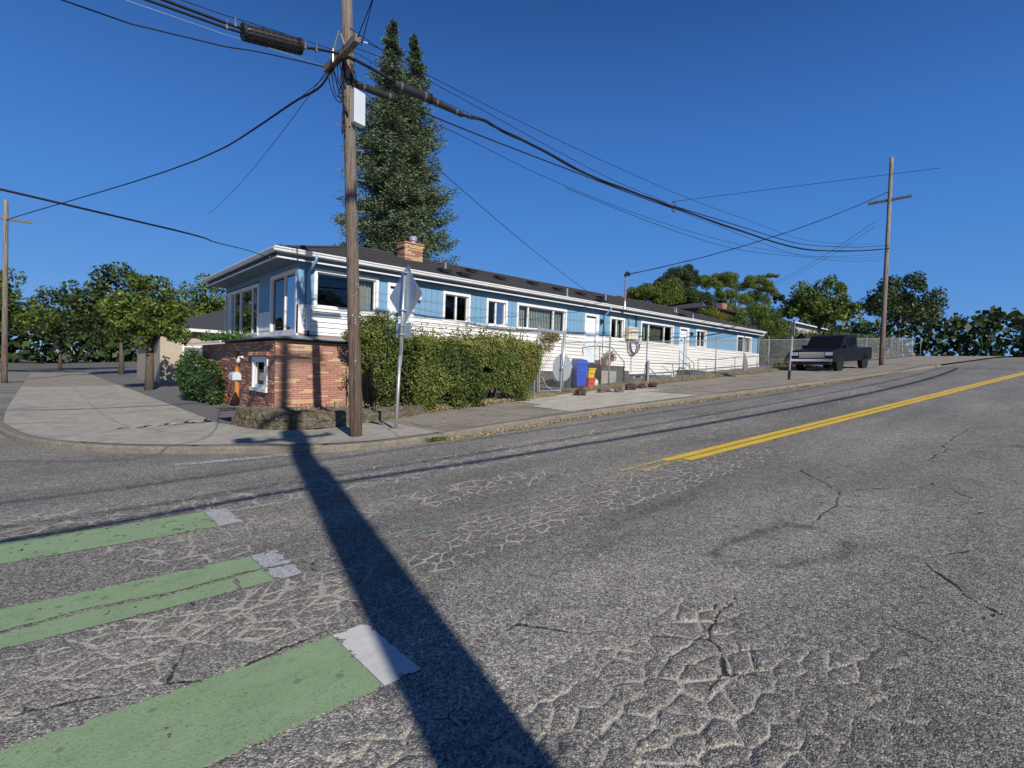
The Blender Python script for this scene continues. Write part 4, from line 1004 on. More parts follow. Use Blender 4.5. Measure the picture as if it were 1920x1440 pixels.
for k in range(3):
    o = asub('brick_courses', rest[k], mats3[k]); o['kind'] = 'stuff'
for k in range(12):   # grey block base course on the side
    y = AY + .1 + k * .42
    if DY0 - .2 < y < DY1: continue
    asub('base_block', MB().box(AX - .03, AX + .06, y, y + .405, -.1, .112), block_m, bevel=.012)
lin = MB()
for k in range(9): y = WY0 - .14 + k * .17; asub('lintel_brick', MB().box(AX - .085 - random.random() * .012, AX + .03, y, y + .158, 1.79, 1.835).box(AX - .07, AX + .03, y + .03, y + .17, 1.84, 1.885), random.choice(mats3))
w = asub('window', MB().box(AX - .02, AX + .08, WY0, WY1, WZ1 - .07, WZ1).box(AX - .06, AX + .08, WY0 - .04, WY1 + .05, WZ0 - .05, WZ0 + .05).box(AX - .02, AX + .08, WY0, WY0 + .09, WZ0 + .05, WZ1 - .07).box(AX - .02, AX + .08, WY1 - .09, WY1, WZ0 + .05, WZ1 - .07), white)
asub('frame', MB().box(AX + .02, AX + .07, WY0 + .09, WY0 + .36, WZ0 + .05, WZ1 - .07).box(AX + .02, AX + .07, WY1 - .2, WY1 - .09, WZ0 + .05, WZ1 - .07).box(AX + .02, AX + .07, WY0 + .36, WY1 - .2, WZ0 + .05, WZ0 + .13).box(AX + .02, AX + .07, WY0 + .36, WY1 - .2, WZ1 - .14, WZ1 - .07), white, w)
asub('pane', MB().box(AX + .045, AX + .05, WY0 + .36, WY1 - .2, WZ0 + .13, WZ1 - .14), glass_m, w)
asub('room', MB().box(AX + .5, AX + .55, 13.4, 17.2, .0, 2.1), dark_in)
dd = asub('door', MB().box(AX + .1, AX + .15, DY0 + .02, DY1, 0.0, 1.9), orange_wood)
asub('door_jamb', MB().box(AX + .0, AX + .1, DY1 - .07, DY1, 0.0, 1.9), orange_wood, dd)
asub('door_step', MB().box(AX - .2, AX + .1, DY0 - .1, DY1 + .1, -.05, .15), con_old)
# ledge: sloping metal sheet with dark drip edge
outer = [(3.98, 21.5), (3.98, 13.35), (4.02, 13.15), (4.16, 13.06), (4.4, 13.05), (AXE, 13.02)]
inner_ = [(5.02, 21.5), (5.02, 14.4), (5.02, 14.3), (5.03, 14.29), (5.1, 14.28), (AXE, 14.28)]
m_ = MB(); m2 = MB()
for (a, b_), (c_, d_) in zip(outer, inner_): m_.v += [(a, b_, 2.235), (c_, d_, 2.375), (a, b_, 2.19), (c_, d_, 2.32)]
for i in range(len(outer) - 1): q = i * 4; m_.f += [(q, q + 4, q + 5, q + 1), (q + 2, q + 3, q + 7, q + 6), (q, q + 2, q + 6, q + 4)]
m_.f += [(20, 22, 23, 21), (0, 1, 3, 2)]
asub('ledge', m_, metal_roof)
m2.tube([(a - (.008 if a < 4.1 else 0), b_ - (.008 if b_ < 13.2 else 0), 2.212) for a, b_ in outer], .016, 6)
asub('drip_edge', m2, metal_edge)
asub('ledge_strip', MB().box(3.93, 3.965, 17.5, 21.5, 2.18, 2.235), white)

lamp = thing('wall_lamp', (AX - .02, 15.88, 1.72), 'small white bulb lamp on the brick wall by the orange door', 'lamp')
MB().box(-.03, .02, -.05, .05, .0, .06).tube([(-.03, 0, .03), (-.1, 0, .03), (-.1, 0, -.0)], .015, 6).build('bracket', white, lamp)
MB().lathe([(.02, 0), (.045, -.03), (.055, -.08), (.04, -.13), (0, -.15)], (-.1, 0, 0), 12).build('bulb', box_white, lamp, smooth=True)
mail = thing('mailbox', (AX - .28, 15.55, 1.12), 'grey dome-topped mailbox fixed beside the orange door', 'mailbox')
prof = [(-.11, 0), (.11, 0), (.11, .12)] + [(.11 * math.cos(t), .12 + .10 * math.sin(t)) for t in np.linspace(.2, math.pi - .2, 8)] + [(-.11, .12)]
MB().prism([(p[0], p[1]) for p in prof], 1, -.2, .2).build('body', box_white, mail, bevel=.006)
m_ = MB().bar((0, 0, 0), (.26, .1, -.1), .03); m_.build('bracket', galv_d, mail)
st = MB().tube([(5.86, 12.72, .52), (5.90, 12.95, 1.2), (5.91, 13.1, 1.56)], .017, 7).build('garden_stake', stake_m)
tag(st, 'thin green garden stake leaning on the brick wall', 'stake')
st = MB().box(-.035, .035, -.03, .03, -.1, .14).build('wooden_peg', wood_stub); st.location = (5.48, 12.7, .55)
tag(st, 'short weathered wooden peg in the soil above the mossy wall', 'peg')

# mossy retaining wall with soil behind it
rw = thing('retaining_wall', (0, 0, 0), 'mossy block retaining wall round the corner bed in front of the brick annex', 'wall')
path = [Vector(p) for p in ((3.0, 12.35), (3.12, 11.5), (3.4, 10.95), (3.95, 10.5), (4.62, 10.22))]
path = resample(path, 9); tops = [.62, .64, .66, .66, .66, .67, .68, .68, .68]
for cx in range(2):
    for i in range(len(path) - 1):
        a, b_ = path[i], path[i + 1]
        if cx: a, b_ = a.lerp(b_, .5), (b_.lerp(path[i + 2], .5) if i + 2 < len(path) else b_)
        z0 = G(a.x) + KT - .02; h = (.66 - z0) / 2; zz = z0 + h * cx
        t = (b_ - a).normalized(); n_ = Vector((-t.y, t.x)); j = lambda: random.uniform(-.014, .014)
        bot = [(a.x + j(), a.y + j(), zz), (b_.x + j(), b_.y + j(), zz), (b_.x + n_.x * .26, b_.y + n_.y * .26, zz), (a.x + n_.x * .26, a.y + n_.y * .26, zz)]
        top = [(a.x + n_.x * .015 + j(), a.y + n_.y * .015 + j(), zz + h - .008 + j() * .5), (b_.x + n_.x * .015 + j(), b_.y + n_.y * .015 + j(), zz + h - .008 + j() * .5), (b_.x + n_.x * .26, b_.y + n_.y * .26, zz + h - .008), (a.x + n_.x * .26, a.y + n_.y * .26, zz + h - .008)]
        o = MB().hexa(bot, top).build('stone', stone_m, rw)
        md = o.modifiers.new('s', 'SUBSURF'); md.subdivision_type = 'SIMPLE'; md.levels = md.render_levels = 4
        tx = bpy.data.textures.get('rough') or bpy.data.textures.new('rough', 'CLOUDS'); tx.noise_scale = .09; tx.noise_depth = 3
        dm = o.modifiers.new('d', 'DISPLACE'); dm.texture = tx; dm.strength = .085; dm.mid_level = .5; dm.texture_coords = 'GLOBAL'
# right return of the tall part, then the low run in front of the shrub
low = resample([Vector(p) for p in ((4.75, 10.42), (5.6, 10.48), (6.6, 10.62), (7.25, 11.2))], 8)
for i in range(len(low) - 1):
    a, b_ = low[i], low[i + 1]; z0 = G(a.x) + KT - .03; t = (b_ - a).normalized(); n_ = Vector((-t.y, t.x)); j = lambda: random.uniform(-.012, .012)
    o = MB().hexa([(a.x, a.y, z0), (b_.x - t.x * .01, b_.y, z0), (b_.x + n_.x * .22, b_.y + n_.y * .22, z0), (a.x + n_.x * .22, a.y + n_.y * .22, z0)],
                  [(a.x + j(), a.y + j(), z0 + .23 + j()), (b_.x - t.x * .01, b_.y + j(), z0 + .23 + j()), (b_.x + n_.x * .22, b_.y + n_.y * .22, z0 + .23), (a.x + n_.x * .22, a.y + n_.y * .22, z0 + .23)]).build('stone', stone_m, rw)
    md = o.modifiers.new('s', 'SUBSURF'); md.subdivision_type = 'SIMPLE'; md.levels = md.render_levels = 4
    dm = o.modifiers.new('d', 'DISPLACE'); dm.texture = bpy.data.textures['rough']; dm.strength = .065; dm.mid_level = .5; dm.texture_coords = 'GLOBAL'
o = MB().box(4.62, 4.86, 10.28, 10.62, .3, .60).build('stone', stone_m, rw, bevel=.02)
# soil bed
m_ = MB(); bx = np.linspace(2.95, 9.5, 60); byt = np.linspace(0, 1, 16)
for x in bx:
    yf = float(np.interp(x, [2.95, 3.2, 3.5, 4.0, 4.65, 4.8, 6.6, 7.3, 9.5], [12.4, 11.6, 11.1, 10.65, 10.38, 10.6, 10.75, 11.35, 11.6]))
    for t in byt:
        y = yf + (13.4 - yf) * t; zf = .64 if x < 4.62 else G(x) + .30; zz = zf * (1 - t) + max(.55, G(x) + .2) * t
        m_.v.append((x, y, zz + .03 * random.random() - .03 + (0 if x > 4.1 or y < 13.1 else 0)))
for i in range(59):
    for k in range(15): q = i * 16 + k; m_.f.append((q, q + 16, q + 17, q + 1))
bed = tag(m_.build('soil_bed', soil_m, smooth=True), kind='structure')

# ================================================================== POLES
def pole_thing(base, top, r0, r1, label, group='wooden utility poles'):
    t = thing('utility_pole', base, label, 'utility pole', group)
    b = Vector(base); tt = Vector(top) - b; n = 26; pts = [tt * (i / n) + Vector((random.uniform(-.004, .004), random.uniform(-.004, .004), 0)) for i in range(n + 1)]
    pts[0].z = -.2
    MB().tube(pts, [r0 + (r1 - r0) * i / n + random.uniform(-.0015, .0015) for i in range(n + 1)], 22).build('shaft', pole_m, t, smooth=True)
    return t
PB = onG(668, 818, KT); PT_ = atY(650, 0, PB.y); dirp = (PT_ - PB)
def pz(z): return PB + dirp * ((z - PB.z) / dirp.z)
pole = pole_thing(tuple(PB), tuple(pz(11.2)), .112, .088, 'leaning weathered wood utility pole on the pavement corner with crossarm and pale box')
def prel(v): return Vector(v) - PB
def psub(nm, mb, m, **k): return mb.build(nm, m, pole, off=PB, **k)
AZ = 6.97
ac = pz(AZ)
armc = ac + Vector((-.155, 0, 0))
E0, E1 = atX(671, 71, armc.x), atX(612, 131, armc.x)
psub('crossarm', MB().bar(E0, E1, .10, .13), arm_m, bevel=.008)
psub('arm_brace', MB().bar(E0.lerp(E1, .30) + Vector((-.06, 0, .03)), pz(7.3) + Vector((-.12, .0, 0)), .03, .012), galv_d)
psub('arm_bracket', MB().bar(E1.lerp(E0, .3) + Vector((-.07, 0, .02)), pz(7.36) + Vector((-.12, .05, 0)), .035, .02), galv_d)
psub('clamp', MB().tube([E0.lerp(E1, .62) + Vector((-.08, 0, .12)), E0.lerp(E1, .62) + Vector((-.08, 0, -.1))], .022, 8), galv)
psub('bolt', MB().tube([ac + Vector((-.24, 0, 0)), ac + Vector((.14, 0, 0))], .016, 6), galv_d)
psub('pole_band', MB().tube([pz(6.72), pz(6.76)], .112, 16), simple('rust_band', (.2, .09, .05), .8, .4, 12))
# pale box on the street side
bc = pz(6.08)
bx_ = MB().hexa([(-.02, -.20, -.28), (.19, -.19, -.30), (.19, -.06, -.30), (-.02, -.06, -.28)], [(-.03, -.20, .29), (.18, -.19, .25), (.18, -.06, .25), (-.03, -.06, .29)])
o = bx_.build('terminal_box', box_white, pole, bevel=.008); o.location = prel(bc) + Vector((.02, -.02, 0))
w = MB().box(-.012, .012, -.02, .0, -.34, .3).build('box_backing', wood_stub, pole); w.location = prel(bc) + Vector((-.03, -.1, 0))
# cable loops and sheath on the pole
for k, (z0, z1, dx, amp, r_) in enumerate([(6.85, 5.55, -.12, .03, .010), (6.8, 5.6, -.14, .02, .014), (6.75, 5.7, -.10, .05, .008), (6.9, 5.9, -.13, .06, .012), (6.7, 5.5, -.08, .035, .009), (6.85, 6.3, .08, .03, .012), (6.9, 6.4, .10, .02, .009)]):
    pts = []
    for i in range(16):
        t = i / 15; z = z0 + (z1 - z0) * t; p = pz(z); pts.append(p + Vector((dx + amp * math.sin(t * 9 + k * 1.7), -.06 + .02 * k * .3 + amp * math.cos(t * 7 + k), 0)))
    psub('riser_cable', MB().tube(pts, r_, 6), blackp, smooth=True)
for k in range(6):
    pts = []
    for i in range(14):
        t = i / 13; a = E0.lerp(E1, .55 + .07 * k) + Vector((-.02, 0, -.07)); b_ = pz(6.45 - .05 * k) + Vector((-.11, -.04, 0)); p = a.lerp(b_, t); p.z -= math.sin(t * math.pi) * (.05 + .04 * k); p.x += .02 * math.sin(k * 2 + t * 6); pts.append(p)
    psub('drip_loop', MB().tube(pts, .009, 6), blackp, smooth=True)
psub('cable_sheath', MB().tube([pz(6.8) + Vector((.02, -.10, 0)), pz(6.45) + Vector((.02, -.11, 0))], .03, 8), blackp)
for z, s in ((5.72, -1), (4.94, -1), (4.62, -1), (3.98, -1), (4.90, 1), (4.35, 1), (5.42, 1)):
    p = pz(z); psub('step_bolt', MB().tube([p + Vector((s * .09, 0, 0)), p + Vector((s * .24, -.02, .01)), p + Vector((s * .245, -.02, .035))], .008, 6), galv_d)
for k in range(46):   # staples and bill remnants on the lower shaft
    z = random.uniform(.9, 3.2) if k > 14 else random.uniform(2.0, 2.6); p = pz(z); t = random.uniform(-2.4, -.9); r_ = .113 - (z - .3) * .0023
    q = p + Vector((math.cos(t) * r_, math.sin(t) * r_, 0)); s_ = random.uniform(.003, .009)
    if k % 4 == 0: psub('staple', MB().box(q.x - s_, q.x + s_, q.y - .003, q.y + .002, q.z - s_ * 1.2, q.z + s_), box_white)
# the pole behind the camera whose shadow crosses the road
pb2 = (.075, -3.35, G(0) + KT)
pole2 = pole_thing(pb2, (.075, -3.35, 13.2), .175, .115, 'thick wood utility pole with two crossarms and a cable guard by the south kerb')
MB().tube([(.17, .03, 0), (.17, .03, 3.2), (.155, .03, 6.9)], .055, 10).tube([(-.16, .06, 0), (-.155, .06, 4.2), (-.14, .06, 8.0)], .06, 10).build('cable_guard', galv_d, pole2)
for z, L, sl in ((8.55, 1.5, 0), (9.7, 1.1, .0), (12.4, 2.4, 0)): MB().box(-L * .62, L * .38, -.2, -.09, z - .06, z + .06).build('crossarm', arm_m, pole2)
MB().bar((-.75, -.15, 8.5), (-.06, -.15, 7.9), .05).build('arm_brace', arm_m, pole2)
for x, z in ((-.82, 8.6), (-.5, 8.6), (.5, 8.6), (-1.4, 12.5), (-.6, 12.5), (.8, 12.5)): MB().lathe([(.02, 0), (.05, .03), (.04, .07), (.06, .1), (.03, .15)], (x, -.145, z), 10).build('insulator', galv_d, pole2)
MB().lathe([(.0, 0), (.21, .02), (.22, .1), (.22, .75), (.2, .8), (0, .82)], (.05, .38, 8.0), 16).build('transformer', galv_d, pole2)
MB().box(-1.05, -.75, -.1, .1, 8.95 - .45, 8.95 - .15).build('street_light_head', galv_d, pole2)
for z, s in ((3.0, 1), (3.5, -1), (4.0, 1), (4.5, -1), (5.0, 1), (5.5, -1)): MB().tube([(s * .15, 0, z), (s * .33, 0, z)], .011, 6).build('step_bolt', galv_d, pole2)
# poles farther along the lines
p3b = (38.0, 8.9, G(38) + .12)
pole3 = pole_thing(p3b, (38.0, 8.9, 15.2), .14, .1, 'wood utility pole farther up the hill beside the parked pickup')
MB().box(-.06, .06, -1.1, 1.1, 9.9, 10.03).build('crossarm', arm_m, pole3)
p4b = (-1.6, 41.0, KT)
pole4 = pole_thing(p4b, (-1.6, 41, 10.2), .14, .1, 'wood utility pole down the side street past the house')
MB().box(-1.1, 1.1, -.06, .06, 9.0, 9.13).build('crossarm', arm_m, pole4)
p5b = (-27, 8.9, KT)
pole5 = pole_thing(p5b, (-27, 8.9, 10.5), .14, .1, 'wood utility pole across the side street on the main road')
MB().box(-.06, .06, -1.1, 1.1, 9.2, 9.33).build('crossarm', arm_m, pole5)

# ================================================================== CABLES
def smooth_path(P, n=8):
    out = []
    D = []
    for i in range(len(P)):
        if 0 < i < len(P) - 1:
            l0 = (P[i] - P[i - 1]).length + 1e-9; l1 = (P[i + 1] - P[i]).length + 1e-9; D.append(((P[i] - P[i - 1]) / l0 * l1 + (P[i + 1] - P[i]) / l1 * l0) / (l0 + l1))
        else: a = P[1] - P[0] if i == 0 else P[-1] - P[-2]; D.append(a / (a.length + 1e-9))
    for i in range(len(P) - 1):
        p1 = P[i]; p2 = P[i + 1]; L = (p2 - p1).length
        for k in range(n):
            t = k / n; t2 = t * t; t3 = t2 * t; out.append(p1 * (2 * t3 - 3 * t2 + 1) + D[i] * L * (t3 - 2 * t2 + t) + p2 * (3 * t2 - 2 * t3) + D[i + 1] * L * (t3 - t2))
    out.append(P[-1]); return out
def cable(pts, r, label, group='overhead cables', m=blackp, name='cable', wob=0, twist=0):
    P = smooth_path([Vector(p) for p in pts])
    if wob: P = [p + Vector((0, 0, wob * math.sin(i * .9))) for i, p in enumerate(P)]
    mb = MB().tube(P, r, 6)
    if twist:
        for ph in (0, 2.1):
            mb.tube([p + Vector((0, .5 * r * math.sin(i * .35 + ph), .8 * r * math.cos(i * .35 + ph))) for i, p in enumerate(P)], r * .7, 5)
    o = mb.build(name, m, smooth=True); return tag(o, label, 'cable', group)
YP = PB.y - .1
def PY(l, y=None): return [atY(px, py, YP if y is None else y) for px, py in l]
def sagline(a, b_, sag, n=10):
    a, b_ = Vector(a), Vector(b_); return [a.lerp(b_, i / n) - Vector((0, 0, sag * 4 * (i / n) * (1 - i / n))) for i in range(n + 1)]
ext = lambda P, to: P + [P[-1].lerp(Vector(to), k / 3) - Vector((0, 0, .06 * (3 - k) * k)) for k in (1, 2, 3)]
right_anchor = lambda z, y=8.8: (38.0, y, z)
left_anchor = lambda z, y=8.9: (-27, y, z)
# main bundle, left of pole
a = PY([(648, 104), (620, 97), (560, 86), (480, 62), (420, 42)])
cable(ext(a, left_anchor(8.9)), .021, 'thick black cable running left from the pole through the ribbed case')
a = PY([(640, 98), (560, 72), (480, 46), (420, 28)]); cable(ext(a, left_anchor(9.1)), .006, 'thin support strand just above the thick cable left of the pole')
a = PY([(455, 62), (420, 51)]); cable(ext(a, left_anchor(8.75)), .018, 'second black cable leaving the ribbed case at upper left')
# right: to the two cases and on
cable(PY([(648, 104), (665, 112), (690, 125), (715, 139), (738, 153)]), .026, 'thick black cable from the pole to the large case')
cable(PY([(650, 90), (690, 112), (737, 143), (800, 176), (868, 207), (900, 223), (915, 229)]), .005, 'thin strand above the large black case in front of the spruces')
a = PY([(864, 214), (880, 219), (910, 227), (935, 241), (1000, 273), (1100, 326), (1180, 358), (1260, 387), (1380, 430), (1500, 466)])
cable(ext(a, right_anchor(9.75)), .026, 'heaviest black cable bundle descending across the sky', twist=1)
a = PY([(1262, 386), (1380, 422), (1500, 457)]); cable(ext(a, right_anchor(9.95)), .014, 'black cable splitting off above the heavy bundle after the hanging loop')
a = PY([(742, 187), (800, 213), (860, 238), (980, 285), (1100, 331), (1180, 362), (1262, 391)]); cable(a, .013, 'black cable just below the heavy bundle')
a = PY([(1262, 391), (1340, 421), (1430, 456), (1500, 479)]); cable(ext(a, right_anchor(9.55)), .006, 'thin black wire dropping below the heavy bundle at right')
a = PY([(668, 152), (650, 148)]); cable(a, .012, 'short black cable from the pole to the slim case')
a = [pz(7.4) + Vector((0, -.1, 0))] + PY([(720, 96), (838, 159), (1000, 240), (1171, 320), (1296, 374), (1400, 412), (1500, 448)], 8.9); cable(ext(a, right_anchor(10.15, 9.4)), .006, 'uppermost thin wire crossing the sky to the right')
a = [pz(7.1) + Vector((0, -.1, 0))] + PY([(740, 118), (831, 166), (1000, 259), (1138, 332), (1250, 380)]); cable(a, .006, 'thin wire between the uppermost wire and the heavy bundle')
a = [pz(6.6) + Vector((0, -.1, 0))] + PY([(740, 200), (838, 242), (1000, 322), (1100, 365), (1240, 417), (1371, 455), (1500, 477.5)], 8.95); cable(ext(a, right_anchor(9.3, 9.1)), .0055, 'upper of the two thin low wires right of the spruces')
a = PY([(1060, 352), (1100, 368.5), (1240, 424), (1371, 465), (1500, 481.5)], 8.95); cable(ext(a, right_anchor(9.1, 9.1)), .007, 'lower of the two thin low wires right of the spruces')
a = PY([(1261, 378)]) + [atY(1500, 348, 6.0), atY(1500, 348, 6.0) + (atY(1500, 348, 6.0) - PY([(1261, 378)])[0]) * 1.0]; cable(a, .007, 'service wire rising from the hanging loop to the right edge')
t = MB().tube([atY(1263, 388, YP) + Vector((.10 * math.cos(k * .45), .0, .16 * math.sin(k * .45))) for k in range(15)], .012, 6).build('cable_loop', blackp, smooth=True); tag(t, 'small hanging loop of black cable on the heavy bundle', 'cable loop')
# service drop to the mast
pA = Vector((38, 8.9, 13.2)); P_ = sagline(MAST + Vector((.08, -.02, .12)), pA, .45, 14)
cable(P_, .018, 'thick twisted service cable from the roof mast to the upper right', twist=1)
hp = atY(1138, 571, 14.05)
cable(sagline(pz(6.42) + Vector((.06, 0, 0)), hp, .22, 12), .0075, 'thin wire from the pole down to the middle of the house roof edge')
cable(sagline(hp, (13.4, 14.02, ZF + .02), -.0, 6) , .005, 'thin wire lying along the roof edge west of the second downpipe')
# left side wires
L1 = armc + Vector((0, .62, -.02))
a = [E1 + Vector((0, 0, .04))] + PY([(560, 114), (480, 96.5), (420, 87)], 9.3); cable(ext(a, left_anchor(9.3, 9.6)), .010, 'black wire from the far crossarm end to the left edge')
a = [E1 + Vector((0, 0, .06))] + PY([(560, 108), (480, 82), (420, 64)], 9.3); cable(ext(a, left_anchor(9.5, 9.7)), .004, 'faint pale wire above the black one left of the crossarm', m=galv)
Q = atY(420, 277, 18.0); S = E0.lerp(E1, .8) + Vector((0, 0, -.1)); mid = atY(560, 186, 11.2)
a = [S, atY(600, 163, 10.1), mid, atY(490, 233, 13.6), Q, (-1.6, 41, 9.1)]; cable(a, .022, 'thick black cable sagging from the pole down to the left edge')
a = [S + Vector((0, 0, .05)), atY(600, 152, 10.1), atY(575, 173, 10.8), mid]; cable(a, .006, 'thin strand hugging the sagging left cable near the pole')
Q = atY(420, 365, 20.0); S = E1 + Vector((0, 0, -.03)); a = sagline(S, S + (Q - S) * 1.35, .25, 10)
cable(a, .006, 'thin wire dropping steeply from the crossarm end to the left edge')
hk = atX(505, 483, EX0 - .05); a = [Vector((-14, 21, 6.9)), atX(330, 432, 1.0), atX(420, 458.5, 2.7), atX(470, 471, 3.7), hk]
cable(a, .010, 'black service wire reaching the roof corner from the left')
t = MB().tube([hk, hk + Vector((.12, 0, .03))], .03, 8).build('wire_anchor', galv_d); tag(t, 'small grey anchor where the wire meets the roof corner', 'anchor')
S = E0 + Vector((0, 0, .02)); D = atY(698, 0, 7.8); a = [S, D, D + (D - S) * 3.0, D + (D - S) * 8]; cable(a, .009, 'left of the two black wires rising from the crossarm end overhead')
S = E0 + Vector((.06, 0, -.1)); D = atY(700, -4, 7.6); a = [S, D, D + (D - S) * 3.0, D + (D - S) * 8]; cable(a, .007, 'right of the two black wires rising from the crossarm end overhead')
a = [atY(668, 86, 8.6), atY(676, 79, 8.6), atY(700, 86, 8.7), atY(742, 108, 8.8)]; cable(a, .007, 'short curved wire with a pale sleeve right of the crossarm')
t = MB().tube([atY(681, 79, 8.6), atY(689, 81, 8.6)], .013, 8).build('wire_sleeve', box_white); tag(t, 'pale sleeve on the short wire right of the crossarm', 'sleeve')
for off in (0, 5):
    a = sagline((38, 9.4, 9.8 - off * .06), (52, 20, 7.6), .5); 
a = sagline(atY(1440, 534, 30), (38, 9.6, 11.5), .4); cable(a, .012, 'thin wire from the far trees up to the hill pole')
a = sagline(atY(1436, 538, 30), (38, 9.6, 11.2), .5); cable(a, .010, 'second thin wire from the far trees up to the hill pole')
# lines on the camera side that throw their shadows on the road
def south(z0, z1, y0, y1, r_, lab, sag=.4): cable(sagline((-30, y0, z0), (.08, y0, z0), sag, 12) + sagline((.08, y0, z0), (36, y1, z1), sag, 16)[1:], r_, lab, 'overhead cables')
south(6.25, 8.4, -3.15, -3.6, .045, 'thick cable bundle on the south poles above the near kerb', .7)
south(6.55, 8.9, -3.2, -3.6, .020, 'thin wire just above the thick south bundle', .5)
south(7.35, 9.6, -3.3, -3.6, .020, 'thin wire higher on the south poles', .5)
pole6 = pole_thing((36.2, -3.6, G(36) + .1), (36.2, -3.6, 13.6), .14, .1, 'wood utility pole on the south side farther up the hill')
# splice cases
def case(a, b_, r_, name, label, ribs=0, taper=None):
    a, b_ = Vector(a), Vector(b_); t = thing(name, tuple(a), label, 'splice case', 'splice cases on the cables'); d = (b_ - a)
    n = 12; pts = [d * (i / n) for i in range(n + 1)]; rs = [r_] * (n + 1); rs[0] = r_ * .86; rs[-1] = r_ * .86
    if taper: rs = [r_ + (taper - r_) * (i / n) for i in range(n + 1)]
    MB().tube(pts, rs, 16).build('shell', splice_m, t, smooth=False)
    u = d.normalized()
    for s in (0.0, .17, .83, 1.0) if not ribs else (0, .33, .66, 1):
        p = d * s; MB().tube([p - u * .02, p + u * .02], r_ * 1.06 if not taper else (r_ + (taper - r_) * s) * 1.08, 16).build('end_band', black if s in (0, 1) else grey_plastic if not ribs else black, t)
    if ribs:
        side = u.cross(Vector((0, 0, 1))).normalized(); upv = side.cross(u)
        for k in range(ribs):
            an = -2.6 + 2.9 * k / (ribs - 1) ; q = side * math.cos(an) * r_ * 1.02 + upv * math.sin(an) * r_ * 1.02
            for j in range(9):
                MB().tube([d * (.03 + .106 * j) + q, d * (.03 + .106 * j + .085) + q], .007, 4).build('rib', splice_m, t)
    return t
case(atY(457, 60, YP - .02), atY(562, 87, YP - .02), .118, 'splice_case', 'large ribbed black splice case on the cable left of the pole', ribs=8)
case(atY(738, 158, YP), atY(806, 185, YP), .088, 'splice_case', 'smooth thick black splice case in front of the spruces')
case(atY(808, 188, YP), atY(864, 214, YP), .065, 'splice_case', 'narrower tapering black splice case right of the thick one', taper=.05)
case(atY(668, 158, YP), atY(741, 186, YP), .062, 'splice_case', 'slim dark splice case close to the pole under the main cable')
def clip(px, py, lab, h=.12):
    p = atY(px, py, YP); o = MB().box(-.009, .009, -.014, .014, -.01, h * .8).box(-.016, .016, -.022, .022, -.035, .01).build('cable_clip', grey_plastic); o.location = p; tag(o, lab, 'cable clip', 'clips holding the cable to its strand')
clip(572, 88, 'cable clip nearest the right end of the ribbed splice case'); clip(593, 93, 'cable clip midway between the ribbed case and the crossarm')
clip(441, 46, 'cable clip just left of the ribbed splice case'); clip(425, 50, 'cable clip at the left edge on the lower cable'); clip(880, 218, 'cable clip right of the tapering splice case')

# ================================================================== SIGNS
SB = onG(742, 806, KT); ST = atY(759, 505, SB.y)
sg = thing('road_sign', tuple(SB), 'back of a diamond road sign on a galvanised post, leaning before the hedge', 'road sign')
def srel(v): return Vector(v) - SB
st_ = srel(ST); st_.z = srel(atY(758, 517, SB.y)).z; sx_ = st_.x
MB().tube([(0, 0, -.05), st_ * .48], .032, 12).build('lower_post', galv, sg, smooth=True); MB().tube([st_ * .46, st_], .027, 12).build('upper_post', galv, sg, smooth=True)
MB().tube([st_ * .42 + Vector((.05, .02, 0)), st_ * .80 + Vector((.05, .02, 0))], .013, 8).build('brace_rod', galv_d, sg)
MB().lathe([(.18, -.03), (.15, .035), (.06, .05)], (0, 0, -.01), 14).build('footing', con_old, sg)
def plate(h, half, dx, rot, dz, nm):
    c = st_ * (h / st_.z) + Vector((dx, 0, dz)); m_ = MB(); rr_ = .03; pts = []
    for k, (a, b_) in enumerate(((0, 1), (1, 0), (0, -1), (-1, 0))):
        pts += [(a * half + (-b_) * rr_ - a * rr_, b_ * half + (a) * rr_ - b_ * rr_), ] if False else []
    for k in range(4):
        an = k * math.pi / 2
        for s in (-1, 1): pts.append((half * math.cos(an) * .965 + s * -math.sin(an) * .028, half * math.sin(an) * .965 + s * math.cos(an) * .028))
    m_.prism(pts, 0, -.0015, .0015); o = m_.build(nm, signback, sg); o.location = c; o.rotation_euler.z = rot; return o
ymid = 0
plate(2.61, .545, .042, R(5), 0, 'sign_plate'); plate(2.69, .53, .075, R(-9), .0, 'sign_plate')
for z in (2.32, 3.05): MB().box(-.06, .06, -.05, .05, -.012, .012).build('clamp', galv, sg).location = st_ * (z / st_.z)
o = MB().box(-.0015, .0015, -.23, .23, -.14, .14).build('small_plate', signback, sg, bevel=.001); o.location = st_ * (1.93 / st_.z) + Vector((.04, .0, 0)); o.rotation_euler.z = R(8)
for z in (1.85, 2.03): MB().box(-.05, .06, -.045, .045, -.01, .01).build('clamp', galv, sg).location = st_ * (z / st_.z)

rs_ = onG(1479, 712, KT); rt = atY(1488, 597, rs_.y)
s2 = thing('road_sign', tuple(rs_), 'far galvanised sign post with a dark edge-on plate by the parked pickup', 'road sign')
d = rt - rs_; MB().tube([(0, 0, -.05), d], .03, 8).build('post', galv, s2); MB().tube([(0, 0, -.05), d * .15], .055, 8).build('sleeve', black, s2)
o = MB().box(-.01, .01, -.34, .34, -.36, .3).build('sign_plate', galv_d, s2); o.location = d * .86 + Vector((.07, 0, 0)); o.rotation_euler.z = R(-63)

